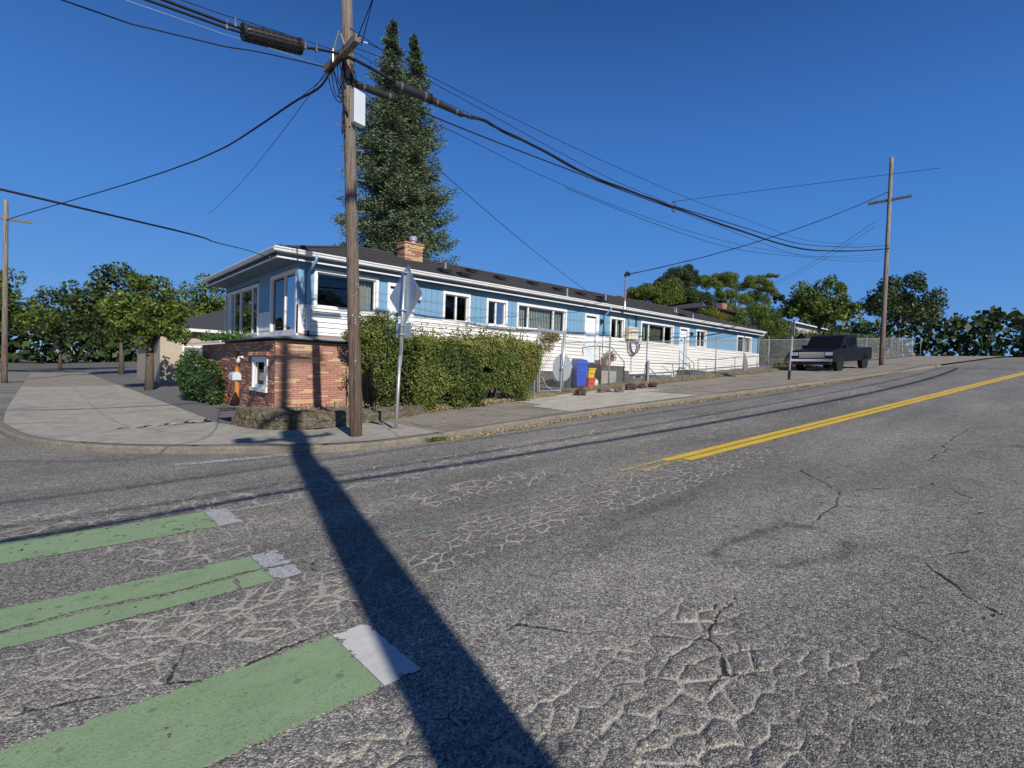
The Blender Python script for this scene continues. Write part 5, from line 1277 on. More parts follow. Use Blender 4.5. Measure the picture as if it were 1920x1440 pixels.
# ================================================================== GATE AND CHAIN-LINK FENCE
FY = 12.0
def fx(px): return atY(px, 690, FY).x
gate = thing('gate', (fx(1008), FY, 0), 'tall galvanised chain-link gate beside the end of the hedge', 'gate')
g0, g1 = 0.0, fx(1056) - fx(1008); gz = G(12.3) + .13
MB().tube([(g0, 0, gz - .3), (g0, 0, 3.08)], .035, 10).build('post', galv, gate, smooth=True); MB().tube([(g1, 0, gz - .3), (g1, 0, 3.0)], .045, 10).build('post', galv, gate, smooth=True)
MB().bar((g0 - .02, 0, 2.97), (g1 + .02, 0, 2.93), .05, .10).build('top_bar', galv, gate)
a0, a1 = g0 + .09, g1 - .09
MB().tube([(a0, 0, gz + .06), (a0, 0, 1.75)], .022, 8).tube([(a1, 0, gz + .06), (a1, 0, 2.75)], .028, 8).tube([(a0, 0, gz + .08), (a1, 0, gz + .10)], .022, 8).build('gate_frame', galv, gate)
def wires(parent, xa, xb, zlo, zhi, y=0, sp=.062, r_=.0032, nm='mesh_wires', m=wire_m):
    """zlo, zhi: functions of x; two families of straight diagonal wires"""
    mb = MB()
    L = xb - xa
    for fam in (1, -1):
        hmax = 3.0; k0 = -hmax; x = xa - hmax
        while x < xb + hmax:
            pts = []
            n = 24
            seg = []
            for i in range(n + 1):
                h = 2.2 * i / n; xx = x + fam * h * .62
                if xa <= xx <= xb and zlo(xx) + h <= zhi(xx) + .02: seg.append((xx, y + .004 * fam, zlo(xx) + h))
                elif seg: break
            if len(seg) > 1: mb.tube([seg[0], seg[-1]], r_, 3, cap=False)
            x += sp * 1.25
    o = mb.build(nm, m, parent); o['kind'] = 'stuff'; return o
wires(gate, a0, a1, lambda x: gz + .08, lambda x: 2.2, nm='mesh_wires')
disc = MB().lathe([(.0, -.004), (.46, -.004), (.468, 0), (.46, .004), (0, .004)], (0, 0, 0), 40).build('disc', simple('disc_grey', (.33, .36, .39), .5, .05, 4), gate); disc.rotation_euler.x = R(90); disc.location = (g1 + .03, .07, 1.76)
k_ = MB().lathe([(0, 0), (.03, .01), (.05, .05), (.045, .09), (.0, .11)], (0, 0, 0), 14).build('knob', chrome, gate, smooth=True); k_.rotation_euler.x = R(90); k_.location = (g1 - .12, -.0, 1.76)
MB().tube(smooth_path([Vector(p) for p in ((a0 + .1, -.03, gz + .55), (a0 + .3, -.05, gz + .25), (a0 + .6, -.05, gz + .12), (a1 - .02, -.03, gz + .1))]), .008, 5).build('loose_cord', box_white, gate)

fence = thing('chain_link_fence', (0, FY, 0), 'long galvanised chain-link fence climbing the hill in front of the house', 'fence')
FH = 1.79; x0f = fx(1059)
posts = [fx(p) for p in (1142, 1212, 1281, 1341, 1394, 1440, 1484)] 
x = posts[-1]
while x < 62: x += 3.6; posts.append(x)
pm = MB().tube([(0, 0, -.25), (0, 0, 1.84)], .028, 8).lathe([(.034, 1.84), (.03, 1.87), (0, 1.88)], (0, 0, 0), 8).mesh('post', galv_d, True)
for x in posts: o = bpy.data.objects.new('post', pm); link(o, fence); o.location = (x, 0, G(x) + .1); o.rotation_euler.y = R(random.uniform(-1.2, 1.2))
top = [(x, random.uniform(-.006, .006), G(x) + FH + random.uniform(-.008, .008)) for x in [x0f] + list(np.arange(x0f + 1, 63, 1.0))]
MB().tube(top, .021, 6).build('top_rail', galv, fence)
wires(fence, x0f + .03, 36, lambda x: G(x) + .14, lambda x: G(x) + FH, sp=.07, r_=.0026)
wires(fence, 36, 62, lambda x: G(x) + .14, lambda x: G(x) + FH, sp=.16, r_=.005)
MB().tube([(x0f - 1.0, 0, G(12) + .16), (62, 0, G(62) + .2)], .002, 3).build('tension_wire', wire_m, fence)
MB().tube([(fx(1212) - .06, -.12, G(16) - .1 + .2), (fx(1212) - .06, -.12, G(17.5) + 1.05)], .045, 10).build('short_post', galv, fence)
MB().tube([(fx(1003), .0, gz - .3), (fx(1003), 0, gz + .7)], .03, 8).build('post', galv_d, fence)
wires(fence, 10.9, fx(1006), lambda x: G(x) + .14, lambda x: G(x) + 1.1)

# ================================================================== HANDRAILS, STEPS, PLANTER
def rail(name, polylines, r_, label, m=pipe_m):
    o = MB()
    for p in polylines: o.tube([Vector(q) for q in p], r_, 7)
    return tag(o.build(name, m, smooth=True), label, 'handrail', 'pipe handrails in front of the house')
def hp3(px, py, y): return tuple(atY(px, py, y))
rail('handrail', [[hp3(716, 616, 13.2), hp3(742, 618, 13.2), hp3(812, 622.5, 13.2), hp3(818, 623, 13.2), hp3(856, 655, 13.2)], [hp3(812, 623, 13.2), hp3(812, 672, 13.2)]], .018, 'dark pipe handrail rising above the hedge by the westmost door')
rail('handrail', [[hp3(1093, 665, 13.3), hp3(1092, 651.5, 13.3), hp3(1122, 648.5, 13.3), hp3(1146, 651, 13.3), hp3(1170, 678, 13.3), hp3(1170.5, 716, 13.3)], [hp3(1124.5, 649, 13.3), hp3(1124.5, 690, 13.3)]], .018, 'dark pipe handrail round the middle door steps above the blue bin')
rail('handrail', [[hp3(1206, 716, 12.9), hp3(1211, 681, 12.9), hp3(1293, 682, 12.9), hp3(1293, 706, 12.9)], [hp3(1212, 683, 12.9), hp3(1240, 716, 12.9)], [hp3(1261, 683, 12.9), hp3(1264, 708, 12.9)]], .018, 'dark pipe handrail with a diagonal stay over the basement windows')
rail('handrail', [[hp3(1273.5, 706, 13.2), hp3(1274, 658, 13.2), hp3(1301, 681, 13.2), hp3(1302, 714, 13.2)], [hp3(1274, 673, 13.2), hp3(1301, 695, 13.2)]], .018, 'grey pipe handrail stepping down from the door with the letter slot', galv_d)
rail('handrail', [[hp3(1309, 709, 12.9), hp3(1309, 673.5, 12.9), hp3(1342, 674.5, 12.9), hp3(1378, 670, 12.9), hp3(1420, 668, 12.9), hp3(1475, 664, 12.9)], [hp3(1378, 670, 12.9), hp3(1378, 703, 12.9)]], .018, 'low pipe rail along the east end of the house')
def steps(x0, x1, z_top, ybk, yfr, n, run, label, m=con_dark, dirx=1):
    t = thing('steps', (x0, yfr, 0), label, 'steps', 'door steps')
    z0 = G(x0) + .1; rise = (z_top - z0) / (n + 1)
    MB().box(0, x1 - x0, 0, ybk - yfr, z0 - .2, z_top - .06).build('landing', m, t, bevel=.01)
    MB().box(-.02, x1 - x0 + .02, -.02, ybk - yfr, z_top - .055, z_top).build('landing_slab', con_dark, t, bevel=.008)
    for k in range(n):
        a = x1 - x0 + run * k + .005; z = z_top - rise * (k + 1); MB().box(a, a + run - .005, 0.002, ybk - yfr - .05, z0 - .2, z).build('tread', m, t, bevel=.01)
    return t
steps(16.75, 18.25, 1.96, 14.24, 13.35, 3, .34, 'dark block steps at the middle door with a flower box on them')
steps(23.9, 25.1, 1.95, 14.24, 13.4, 1, .4, 'dark low steps at the door with the letter slot')
steps(7.7, 8.8, 2.0, 14.24, 13.3, 4, .3, 'dark steps behind the hedge at the westmost door')
o = MB().hexa([(0, 0, 0), (.72, 0, 0), (.72, .22, 0), (0, .22, 0)], [(-.04, -.03, .2), (.76, -.03, .2), (.76, .25, .2), (-.04, .25, .2)]).build('flower_box', terracotta, bevel=.01); o.location = (atY(1124, 680, 13.5).x, 13.5, 1.962)
tag(o, 'terracotta flower box holding a dry plant on the block steps', 'flower box')
o = MB().box(0, .95, 0, .04, 0, .52).build('concrete_panel', concrete); o.location = (atY(1128, 705, 13.29).x, 13.29, 1.22); tag(o, 'pale square concrete panel leaning on the block steps', 'panel')

# ================================================================== BINS
def cart(name, loc, w, d_, h, m, label, rz=0, lidm=None):
    t = thing(name, loc, label, 'bin', 'wheeled bins by the fence', rz); a = w / 2; b_ = d_ / 2
    MB().hexa([(-a * .78, -b_ * .74, .06), (a * .78, -b_ * .74, .06), (a * .78, b_ * .7, .06), (-a * .78, b_ * .7, .06)], [(-a, -b_, h * .86), (a, -b_, h * .86), (a, b_, h * .86), (-a, b_, h * .86)]).build('body', m, t, bevel=.02)
    MB().box(-a * 1.05, a * 1.05, -b_ * 1.06, b_, h * .80, h * .87).build('rim', m, t, bevel=.012)
    MB().box(-a * .5, a * .5, -b_ * .99 - .0, -b_ * .8, h * .55, h * .62).build('lift_bar', m, t, bevel=.01)
    MB().hexa([(-a * 1.08, -b_ * 1.12, h * .875), (a * 1.08, -b_ * 1.12, h * .875), (a * 1.08, b_ * 1.08, h * .875), (-a * 1.08, b_ * 1.08, h * .875)], [(-a * .8, -b_ * .8, h * .97), (a * .8, -b_ * .8, h * .97), (a * .9, b_, h), (-a * .9, b_, h)]).build('lid', lidm or m, t, bevel=.015)
    for s in (-1, 1): MB().tube([(s * a * .95, b_ * .8, .12), (s * a * 1.08, b_ * .8, .12)], .12, 14).build('wheel', black, t)
    MB().tube([(-a * .7, b_ * 1.18, h * .88), (a * .7, b_ * 1.18, h * .88)], .018, 8).build('handle', m, t)
    return t
gb = lambda x: G(x) + .13
cart('recycling_cart', (atY(1086, 715, 12.75).x, 12.75, gb(14.7)), .45, .50, 1.06, blue_plastic, 'tall bright blue wheeled cart behind the chain-link fence', R(-25))
cart('waste_cart', (atY(1107, 705, 13.5).x, 13.5, gb(16.3)), .58, .6, .84, simple('cart_black', (.02, .019, .018), .5, .1, 4), 'wide black wheeled cart between the blue cart and the block steps', R(-10))
cart('waste_cart', (atY(1063, 715, 13.3).x, 13.3, gb(13.4)), .55, .62, .82, grey_plastic, 'low grey cart seen through the gate wires beside the disc', R(15))
cart('waste_cart', (12.25, 13.5, gb(12.3)), .62, .62, 1.0, simple('cart_dark', (.03, .031, .033), .5, .1, 4), 'dark grey cart farthest left behind the gate', R(5))
def crate(loc, m, label, h=.36, w=.30):
    t = thing('crate', loc, label, 'crate', 'stacked coloured crates')
    MB().hexa([(-w / 2 * .85, -.2, 0), (w / 2 * .85, -.2, 0), (w / 2 * .85, .2, 0), (-w / 2 * .85, .2, 0)], [(-w / 2, -.24, h - .05), (w / 2, -.24, h - .05), (w / 2, .24, h - .05), (-w / 2, .24, h - .05)]).build('body', m, t, bevel=.012)
    MB().box(-w / 2 - .02, w / 2 + .02, -.26, .26, h - .05, h).build('rim', m, t, bevel=.008)
    MB().box(-w * .3, w * .3, -.26, -.235, h * .45, h * .6).build('grip', m, t)
    return t
cx_ = atY(1101.5, 712, 12.78).x
crate((cx_, 12.78, gb(15.1)), red_plastic, 'orange-red crate under the yellow one beside the blue cart', .35, .38); crate((cx_ - .02, 12.78, gb(15.1) + .352), yellow_plastic, 'yellow crate stacked on the orange-red crate beside the blue cart', .36, .36)
m_ = MB().lathe([(.06, 0), (.14, .02), (.18, .1), (.15, .22), (.1, .28), (.0, .26)], (0, 0, 0), 9)
m_.v = [(x + random.uniform(-.02, .02), y + random.uniform(-.02, .02), z) for x, y, z in m_.v]; o = m_.build('bag', bag_white, smooth=True); o.location = (atY(1113, 716, 12.7).x, 12.7, gb(15.5) - .01); o.rotation_euler = (0, R(18), 0)
tag(o, 'crumpled white plastic bag on the gravel right of the crates', 'bag')
o = MB().lathe([(.14, 0), (.19, .3), (.2, .32), (.17, .32), (.13, .03)], (0, 0, 0), 14).build('bucket', green_plastic); o.location = (11.55, 12.4, gb(11.6)); tag(o, 'green plastic bucket in the gap between hedge and gate', 'bucket')
o = MB().lathe([(.09, 0), (.13, .3), (.135, .31), (.1, .31)], (0, 0, 0), 12).build('plant_pot', grey_plastic); o.location = (16.98, 13.45, 1.96); tag(o, 'dark tall plant pot left of the terracotta flower box', 'plant pot')
for px, py, lab in ((1262, 705, 'small white yard ornament under the diagonal handrail stay'), (1394, 701, 'leaning grey board by the fence post near the east end')):
    p = atY(px, py, 12.95)
    if px < 1300: o = MB().box(-.12, .12, -.02, .02, -.05, .12).build('yard_ornament', white); o.location = p; tag(o, lab, 'ornament')
    else: o = MB().prism([(-.25, 0), (.35, 0), (.3, .5), (-.05, .95), (-.2, .6)], 1, -.02, .02).build('board_offcut', galv_d); o.location = (p.x, 12.9, G(p.x) + .1); tag(o, lab, 'board')

# lava rocks along the fence foot
rocks = [(1089, 737, .18, 0, 'rust-brown lava rock nearest the gate'), (1128, 732, .14, 1, 'greyish rock right of the rust-brown lava rock'), (1140, 731, .12, 1, 'small flat greyish stone beside the other grey rock'),
         (1160, 731, .15, 1, 'brown-grey rock left of the biggest lava rock'), (1183, 727, .20, 0, 'biggest dark lava rock at the pavement edge'), (1203, 724, .15, 0, 'lava rock between the biggest one and the last one'), (1224, 722, .16, 0, 'last lava rock at the far end of the row')]
for i, (px, py, r_, g_, lab) in enumerate(rocks):
    p = onG(px, py + 3, .14); bm = bmesh.new(); bmesh.ops.create_icosphere(bm, subdivisions=4, radius=r_)
    for v_ in bm.verts:
        c = np.array([v_.co.x, v_.co.y, v_.co.z]) / r_
        f_ = 1 + 1.0 * (float(fbm(np.array([c[0] * 1.7 + i * 7]), np.array([c[1] * 1.7 + c[2] * 2.3]), 5)[0]) - .5) + .6 * (float(fbm(np.array([c[0] * 6 + i]), np.array([c[1] * 6 - c[2] * 5]), 9)[0]) - .5)
        v_.co *= f_; v_.co.z *= .72 if i else .9
    me = bpy.data.meshes.new('rock'); bm.to_mesh(me); bm.free(); me.materials.append(rock_g if g_ else rock_m)
    o = link(bpy.data.objects.new('rock', me)); o.location = (p.x, p.y, G(p.x) + .13 + r_ * .42); o.rotation_euler.z = i; tag(o, lab, 'rock', 'rocks along the fence foot')

# ================================================================== VEGETATION
def trunk(parent, pts, rs, m=trunk_m, nm='trunk'): return MB().tube(pts, rs, 10).build(nm, m, parent, smooth=True)
def unit(n_, r=rng):
    v = r.normal(size=(n_, 3)); return v / np.linalg.norm(v, axis=1)[:, None]
def rebase(t):
    for c in col.objects:
        if c.parent == t: c.location = c.location - t.location
def core_blob(parent, boxes, m, nm='stems'):  # solid dark lumps added inside foliage to block light
    mb = MB()
    for (c, s) in boxes:
        bm = bmesh.new(); bmesh.ops.create_icosphere(bm, subdivisions=3, radius=1)
        n0 = len(mb.v)
        for v_ in bm.verts:
            q = v_.co; f_ = 1 + .3 * (float(fbm(np.array([q.x * 2 + c[0]]), np.array([q.y * 2 + q.z * 2.3]), 5)[0]) - .5)
            mb.v.append((c[0] + q.x * s[0] * f_, c[1] + q.y * s[1] * f_, c[2] + q.z * s[2] * f_))
        for f_ in bm.faces: mb.f.append(tuple(n0 + v_.index for v_ in f_.verts))
        bm.free()
    return mb.build(nm, m, parent, smooth=True)
core_green = simple('core_green', (.014, .024, .014), .95, .4, 9, bmp=1, bsc=9)
core_brown = simple('core_brown', (.022, .02, .013), .95, .3, 6)

# hedge: leaf shell over a lumpy box
def hedge_points(n, x0, x1, y0, y1, zt, zb, seed, lump=.12):
    r = np.random.default_rng(seed)
    x = x0 + (x1 - x0) * r.random(n); L = r.random(n)
    top = L < .27
    front = (L >= .27) & (L < .80); endl = (L >= .80) & (L < .87); endr = L >= .87
    yy = np.where(front, y0, y0 + (y1 - y0) * r.random(n)); x = np.where(endl, x0, np.where(endr, x1, x))
    ZT = zt(x); ZB_ = zb(x)
    h = r.random(n) ** .85
    z = np.where(top, ZT, ZB_ + (ZT - ZB_) * h)
    nrm = np.zeros((n, 3)); nrm[:, 2] = top * 1.0 + .25; nrm[:, 1] = -1.0 * front; nrm[:, 0] = 1.0 * endr - 1.0 * endl
    lum = lump * 2 * (fbm(x * 2.2 + z * .7, z * 2.2 + yy, seed) - .5) + lump * .9 * (fbm(x * 6, z * 6 + yy * 3, seed + 1) - .5)
    rnd = np.abs(r.normal(size=n)) * .10
    bulge = .16 * np.sin(np.clip((z - ZB_) / (ZT - ZB_ + 1e-6), 0, 1) * math.pi * .9)   # full in the middle, in at the foot and top
    P = np.stack([x, yy, z], 1); nn = nrm / (np.linalg.norm(nrm, axis=1)[:, None] + 1e-9)
    P = P + nn * (lum + bulge * ~top - rnd)[:, None] + r.normal(size=(n, 3)) * .02
    return P, nn
def tone_for(P, r, seed, base=.45, amp=.5, top=None):
    t = base + amp * (fbm(P[:, 0] * 1.6 + P[:, 2], P[:, 2] * 1.6 + P[:, 1], seed) - .5) * 1.6 + r.normal(size=len(P)) * .2
    return np.clip(t, 0, 1)
hd = thing('hedge', (9.3, 11.8, 0), 'long clipped green hedge with yellowing leaves in front of the house', 'hedge')
r = np.random.default_rng(5)
zt = lambda x: 2.38 + .045 * (x - 8) + .05 * np.sin(x * 2.1) + .14 * (fbm(np.asarray(x) * 1.9, np.asarray(x) * 0 + 1, 19) - .5) - .10 * np.clip((np.asarray(x) - 10.2) / .6, 0, 1); zb = lambda x: Gn(x) + .50 + .34 * (fbm(x * 1.7, x * 0, 3) - .5) * 2
P, N = hedge_points(46000, 6.75, 10.85, 11.05, 12.8, zt, zb, 31, .20)
# skirts hanging to the ground here and there
k = (r.random(len(P)) < .95) & (fbm(P[:, 0] * 3.1, P[:, 2] * 3.1, 55) > .26); P, N = P[k], N[k]
S = []
for cx, w_ in ((7.1, .35), (8.0, .22), (8.6, .2), (10.25, .25)):
    n = 1500; S.append(np.stack([cx + w_ * r.normal(size=n) * .55, 11.02 + .12 * r.normal(size=n), Gn(np.full(n, cx)) + .14 + .6 * r.random(n)], 1))
# the gap dressed by dead stems, and loose sprigs on top
sp = [];
for _ in range(230):
    x = r.uniform(6.9, 10.8); h = abs(r.normal()) * .13 + .03; y = r.uniform(11.1, 12.6); m_ = int(6 + h * 60)
    t = r.random(m_); sp.append(np.stack([x + .03 * r.normal(size=m_), y + .03 * r.normal(size=m_), zt(x) + t * h * 1.6], 1))
S.append(np.concatenate(sp)); S = np.concatenate(S)
PA = np.concatenate([P, S]); NA = np.concatenate([N, unit(len(S))])
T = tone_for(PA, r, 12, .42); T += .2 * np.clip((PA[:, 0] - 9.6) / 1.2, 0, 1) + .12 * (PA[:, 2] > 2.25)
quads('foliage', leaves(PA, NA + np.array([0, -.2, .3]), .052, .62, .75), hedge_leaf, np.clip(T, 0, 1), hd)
Pd, Nd = hedge_points(5000, 10.0, 10.8, 11.1, 12.4, zt, zb, 77, .2); quads('dry_foliage', leaves(Pd, Nd, .045), dry_leaf, r.random(len(Pd)), hd)
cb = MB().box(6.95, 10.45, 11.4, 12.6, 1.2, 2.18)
cb.build('dark_core', core_brown, hd)  # added solid box, keeps light from passing through the hedge
st = MB()
for _ in range(44):
    x = r.uniform(6.8, 10.6); y = r.uniform(11.25, 12.3); st.tube([(x, y, G(x) + .1), (x + r.normal() * .08, y + r.normal() * .05, G(x) + .5), (x + r.normal() * .15, y + r.normal() * .1, 1.5)], [.022, .016, .012], 5)
st.build('stems', trunk_m, hd)
st = MB()
for x, dx, h in ((10.5, .12, .55), (10.62, .06, .42), (10.4, .25, .3)): st.tube([(x, 11.5, 2.4), (x + dx * .5, 11.5, 2.4 + h * .6), (x + dx, 11.48, 2.4 + h)], [.02, .014, .008], 5)
st.build('bare_branches', trunk_m, hd)
rebase(hd)
# taller loose shrub between pole and sign
sh = thing('shrub', (6.2, 12.4, 0), 'taller loose-grown shrub behind the utility pole and the sign', 'shrub')
r = np.random.default_rng(8)
def blob_leaves(cs, n, seed, shell=.32, sz=None):
    r = np.random.default_rng(seed); P = []; N = []
    w_ = np.array([a * b_ + b_ * c_ + a * c_ for _, (a, b_, c_) in cs]); w_ = w_ / w_.sum()
    for (c, s), q in zip(cs, w_):
        m_ = int(n * q); u = unit(m_, r); rad = 1 - np.abs(r.normal(size=m_)) * shell
        lum = 1 + .35 * (fbm(u[:, 0] * 2.5 + c[0] * 3, u[:, 1] * 2.5 + u[:, 2] * 2.5, seed) - .5)
        P.append(np.array(c) + u * np.array(s) * (rad * lum)[:, None]); N.append(u)
    return np.concatenate(P), np.concatenate(N)
bl = [((6.35, 12.2, 1.75), (.5, .6, .62)), ((6.5, 12.3, 2.25), (.7, .7, .58)), ((6.9, 12.2, 1.5), (.5, .6, .75)), ((6.4, 12.0, 1.1), (.36, .5, .55)), ((6.35, 12.6, 2.6), (.45, .5, .35)), ((5.85, 12.45, 2.35), (.36, .4, .18)), ((6.85, 12.3, 2.3), (.4, .5, .4)), ((6.2, 12.3, 2.45), (.4, .5, .3))]
P, N = blob_leaves(bl, 24000, 3); k = (P[:, 1] < 14.2); P, N = P[k], N[k]
sp = []
for _ in range(30):   # arching sprigs to the left and up
    c = np.array([r.uniform(5.95, 6.15), r.uniform(11.9, 12.7), r.uniform(1.3, 2.3)]) if _ < 10 else np.array([r.uniform(5.9, 7.1), r.uniform(12, 12.8), r.uniform(2.6, 2.85)])
    d_ = np.array([-.45, r.normal() * .1, -.15]) if _ < 10 else np.array([r.normal() * .1, 0, .28 + .15 * r.random()]); t = r.random(46)[:, None]; sp.append(c + d_ * t * r.uniform(.4, 1) + r.normal(size=(46, 3)) * .035)
sp = np.concatenate(sp); P = np.concatenate([P, sp]); N = np.concatenate([N, unit(len(sp))])
quads('foliage', leaves(P, N + np.array([0, -.2, .2]), .055, .6, .8), hedge_leaf, tone_for(P, r, 15, .46), sh)
core_blob(sh, [(c, tuple(q * .62 for q in s)) for c, s in bl[:5]], core_brown, 'dark_core')
st = MB()
for _ in range(22):
    x = r.uniform(5.9, 6.9); y = r.uniform(11.9, 12.6); st.tube([(x, y, G(x) + .1), (x + r.normal() * .1, y, 1.0), (x + r.normal() * .3, y + r.normal() * .2, 1.9)], [.02, .015, .01], 5)
st.build('stems', trunk_m, sh)
rebase(sh)
# climbing plant on the gate
vn = thing('climbing_plant', (11.9, 12, 0), 'half-dry climbing plant spilling over the gate top', 'plant')
P = []
for c, s, n in (((12.2, 12.02, 2.72), (.38, .16, .2), 900), ((12.55, 12.02, 2.75), (.3, .14, .16), 700), ((11.95, 12.1, 2.35), (.3, .2, .35), 800), ((11.75, 12.1, 1.8), (.26, .2, .5), 900), ((12.35, 12.05, 2.45), (.25, .12, .2), 350), ((11.95, 12.1, 1.25), (.2, .15, .5), 420)):
    P.append(np.array(c) + unit(n, r) * np.array(s) * (r.random(n)[:, None] ** .4))
P = np.concatenate(P); T = r.random(len(P)); quads('leaves', leaves(P, unit(len(P)), .05), dry_leaf, T, vn)
st = MB()
for k in range(12): x = 11.75 + .07 * k; st.tube(smooth_path([Vector((11.7 + .03 * k, 12.1, G(11.7) + .1)), Vector((11.75 + .03 * k, 12.12, 1.4)), Vector((x, 12.05, 2.3)), Vector((x + r.normal() * .1, 12.0, 2.8))], 4), .006, 4)
st.build('stems', wood_stub, vn)
rebase(vn)
# ivy at the left end of the annex and on its ledge
iv = thing('ivy', (4.0, 19, 0), 'dark ivy growing over the far left end of the brick annex', 'ivy')
bl = [((3.85, 18.3, .9), (.35, 1.0, .75)), ((3.7, 19.6, 1.0), (.45, 1.1, .8)), ((3.8, 17.55, .55), (.22, .4, .4)), ((3.8, 20.6, 1.2), (.5, 1, .8))]
P, N = blob_leaves(bl, 7000, 9); quads('foliage', leaves(P, N, .085, .8), ivy_leaf, np.clip(tone_for(P, r, 4, .4), 0, 1), iv)
core_blob(iv, [(c, tuple(q * .7 for q in s)) for c, s in bl], core_brown, 'dark_core')
iv2 = thing('ivy', (4.5, 18.4, 2.3), 'bright green ivy lying on the annex ledge under the side windows', 'ivy')
n = 1500; P = np.stack([r.uniform(4.0, 4.9, n), 17.6 + 3.4 * r.random(n) ** .8, 2.32 + .10 * np.abs(r.normal(size=n))], 1); quads('leaves', leaves(P, unit(n) + np.array([0, 0, 1]), .08, .8), ivy_leaf, r.random(n) * .6 + .4, iv2)
rebase(iv); rebase(iv2)
# dry plants: in the flower box, ivy by the panel
pl = thing('potted_plant', (17.5, 13.6, 2.1), 'dry pale-green plant growing from the terracotta flower box', 'plant')
P = np.array([17.56, 13.6, 2.33]) + unit(900, r) * np.array([.42, .16, .24]) * (r.random(900)[:, None] ** .5); quads('leaves', leaves(P, unit(900), .05), dry_leaf, r.random(900), pl)
st = MB(); [st.tube([(17.3 + .05 * k, 13.6, 2.1), (17.3 + .05 * k + r.normal() * .06, 13.6, 2.5)], .004, 4) for k in range(11)]; st.build('stems', wood_stub, pl)

rebase(pl)
# leaf litter and dry grass (nobody could count it)
def litter(name, regions, m, label, size):
    V = []; T = []
    for (xa, xb, yf, sy, n, dz, up) in regions:
        x = rng.uniform(xa, xb, n); y = np.array([yf(q) for q in x]) + rng.normal(size=n) * sy
        z = Gn(x) + dz + rng.random(n) * up
        nn = unit(n) * np.array([.5, .5, .2]) + np.array([0, 0, .6 if up < .05 else 0.0]); V.append(leaves(np.stack([x, y, z], 1), nn, size, .5, .5)); T.append(rng.random(n))
    o = quads(name, np.concatenate(V), m, np.concatenate(T)); return tag(o, kind='stuff', label=label)
kx = [q.x for q in KERB if q.x > 4.2 and q.y < 9]; ky_ = [q.y for q in KERB if q.x > 4.2 and q.y < 9]
kf = lambda x: float(np.interp(x, kx, ky_))
vy = lambda x: float(np.interp(x, [7, 7.3, 9.9, 14, 110], [11.15, 11.2, 11.45, 11.6, 11.4]))
litter('leaf_litter', [(5.5, 30, lambda x: kf(x) - .12, .11, 7500, .008, .02), (6.8, 12, lambda x: vy(x) - .02, .17, 7500, .145, .05), (13, 34, lambda x: vy(x) + .12, .13, 5200, .15, .03),
                       (11, 13.5, lambda x: vy(x) + .25, .1, 700, .15, .03), (3.2, 7.0, lambda x: 12.0, .8, 900, .36, .02), (5, 30, lambda x: 9.6, .9, 350, .14, .005), (1.5, 4.5, lambda x: float(np.interp(x, [q.x for q in KERB[::-1] if 1 < q.x < 5], [q.y for q in KERB[::-1] if 1 < q.x < 5])) - .08, .05, 350, .0, .01)],
       straw, 'straw-coloured fallen leaves along kerb and fence', .045)
def grass(name, spots, m, label, h, n=4):
    V = []; T = []
    for (x, y, z) in spots:
        for _ in range(n):
            a = rng.uniform(0, 6.28); l = h * rng.uniform(.5, 1.2); dx, dy = math.cos(a) * l * .5, math.sin(a) * l * .5; w_ = .004; px_, py_ = -math.sin(a) * w_, math.cos(a) * w_
            V.append([(x - px_, y - py_, z), (x + px_, y + py_, z), (x + dx * .5 + px_ * .8, y + dy * .5 + py_ * .8, z + l * .6), (x + dx, y + dy, z + l * .8)]); T.append(rng.random())
    return tag(quads(name, V, m, T), kind='stuff', label=label)
sp = []
for _ in range(3200): x = 12.9 + 22 * rng.random() ** 1.3; sp.append((x, vy(x) + .1 + abs(rng.normal()) * .16, G(x) + .14))
for _ in range(1100): x = rng.uniform(7.2, 11.9); sp.append((x, vy(x) + .03 + .1 * abs(rng.normal()), G(x) + .14))
for _ in range(500): y = rng.uniform(12.4, 15.8); sp.append((rng.uniform(3.0, 4.0), y, .16))
grass('dry_grass', sp, straw, 'dry straw-coloured grass along the fence foot', .11)
sp = [(5.35 + .12 * rng.normal(), 7.96 + .04 * rng.normal(), G(5.3) + .01) for _ in range(110)] + [(25 + 2.4 * rng.normal(), 11.8 + .1 * rng.normal(), G(25) + .14) for _ in range(200)]
grass('grass', sp, hedge_leaf, 'small green weeds at the kerb', .09)

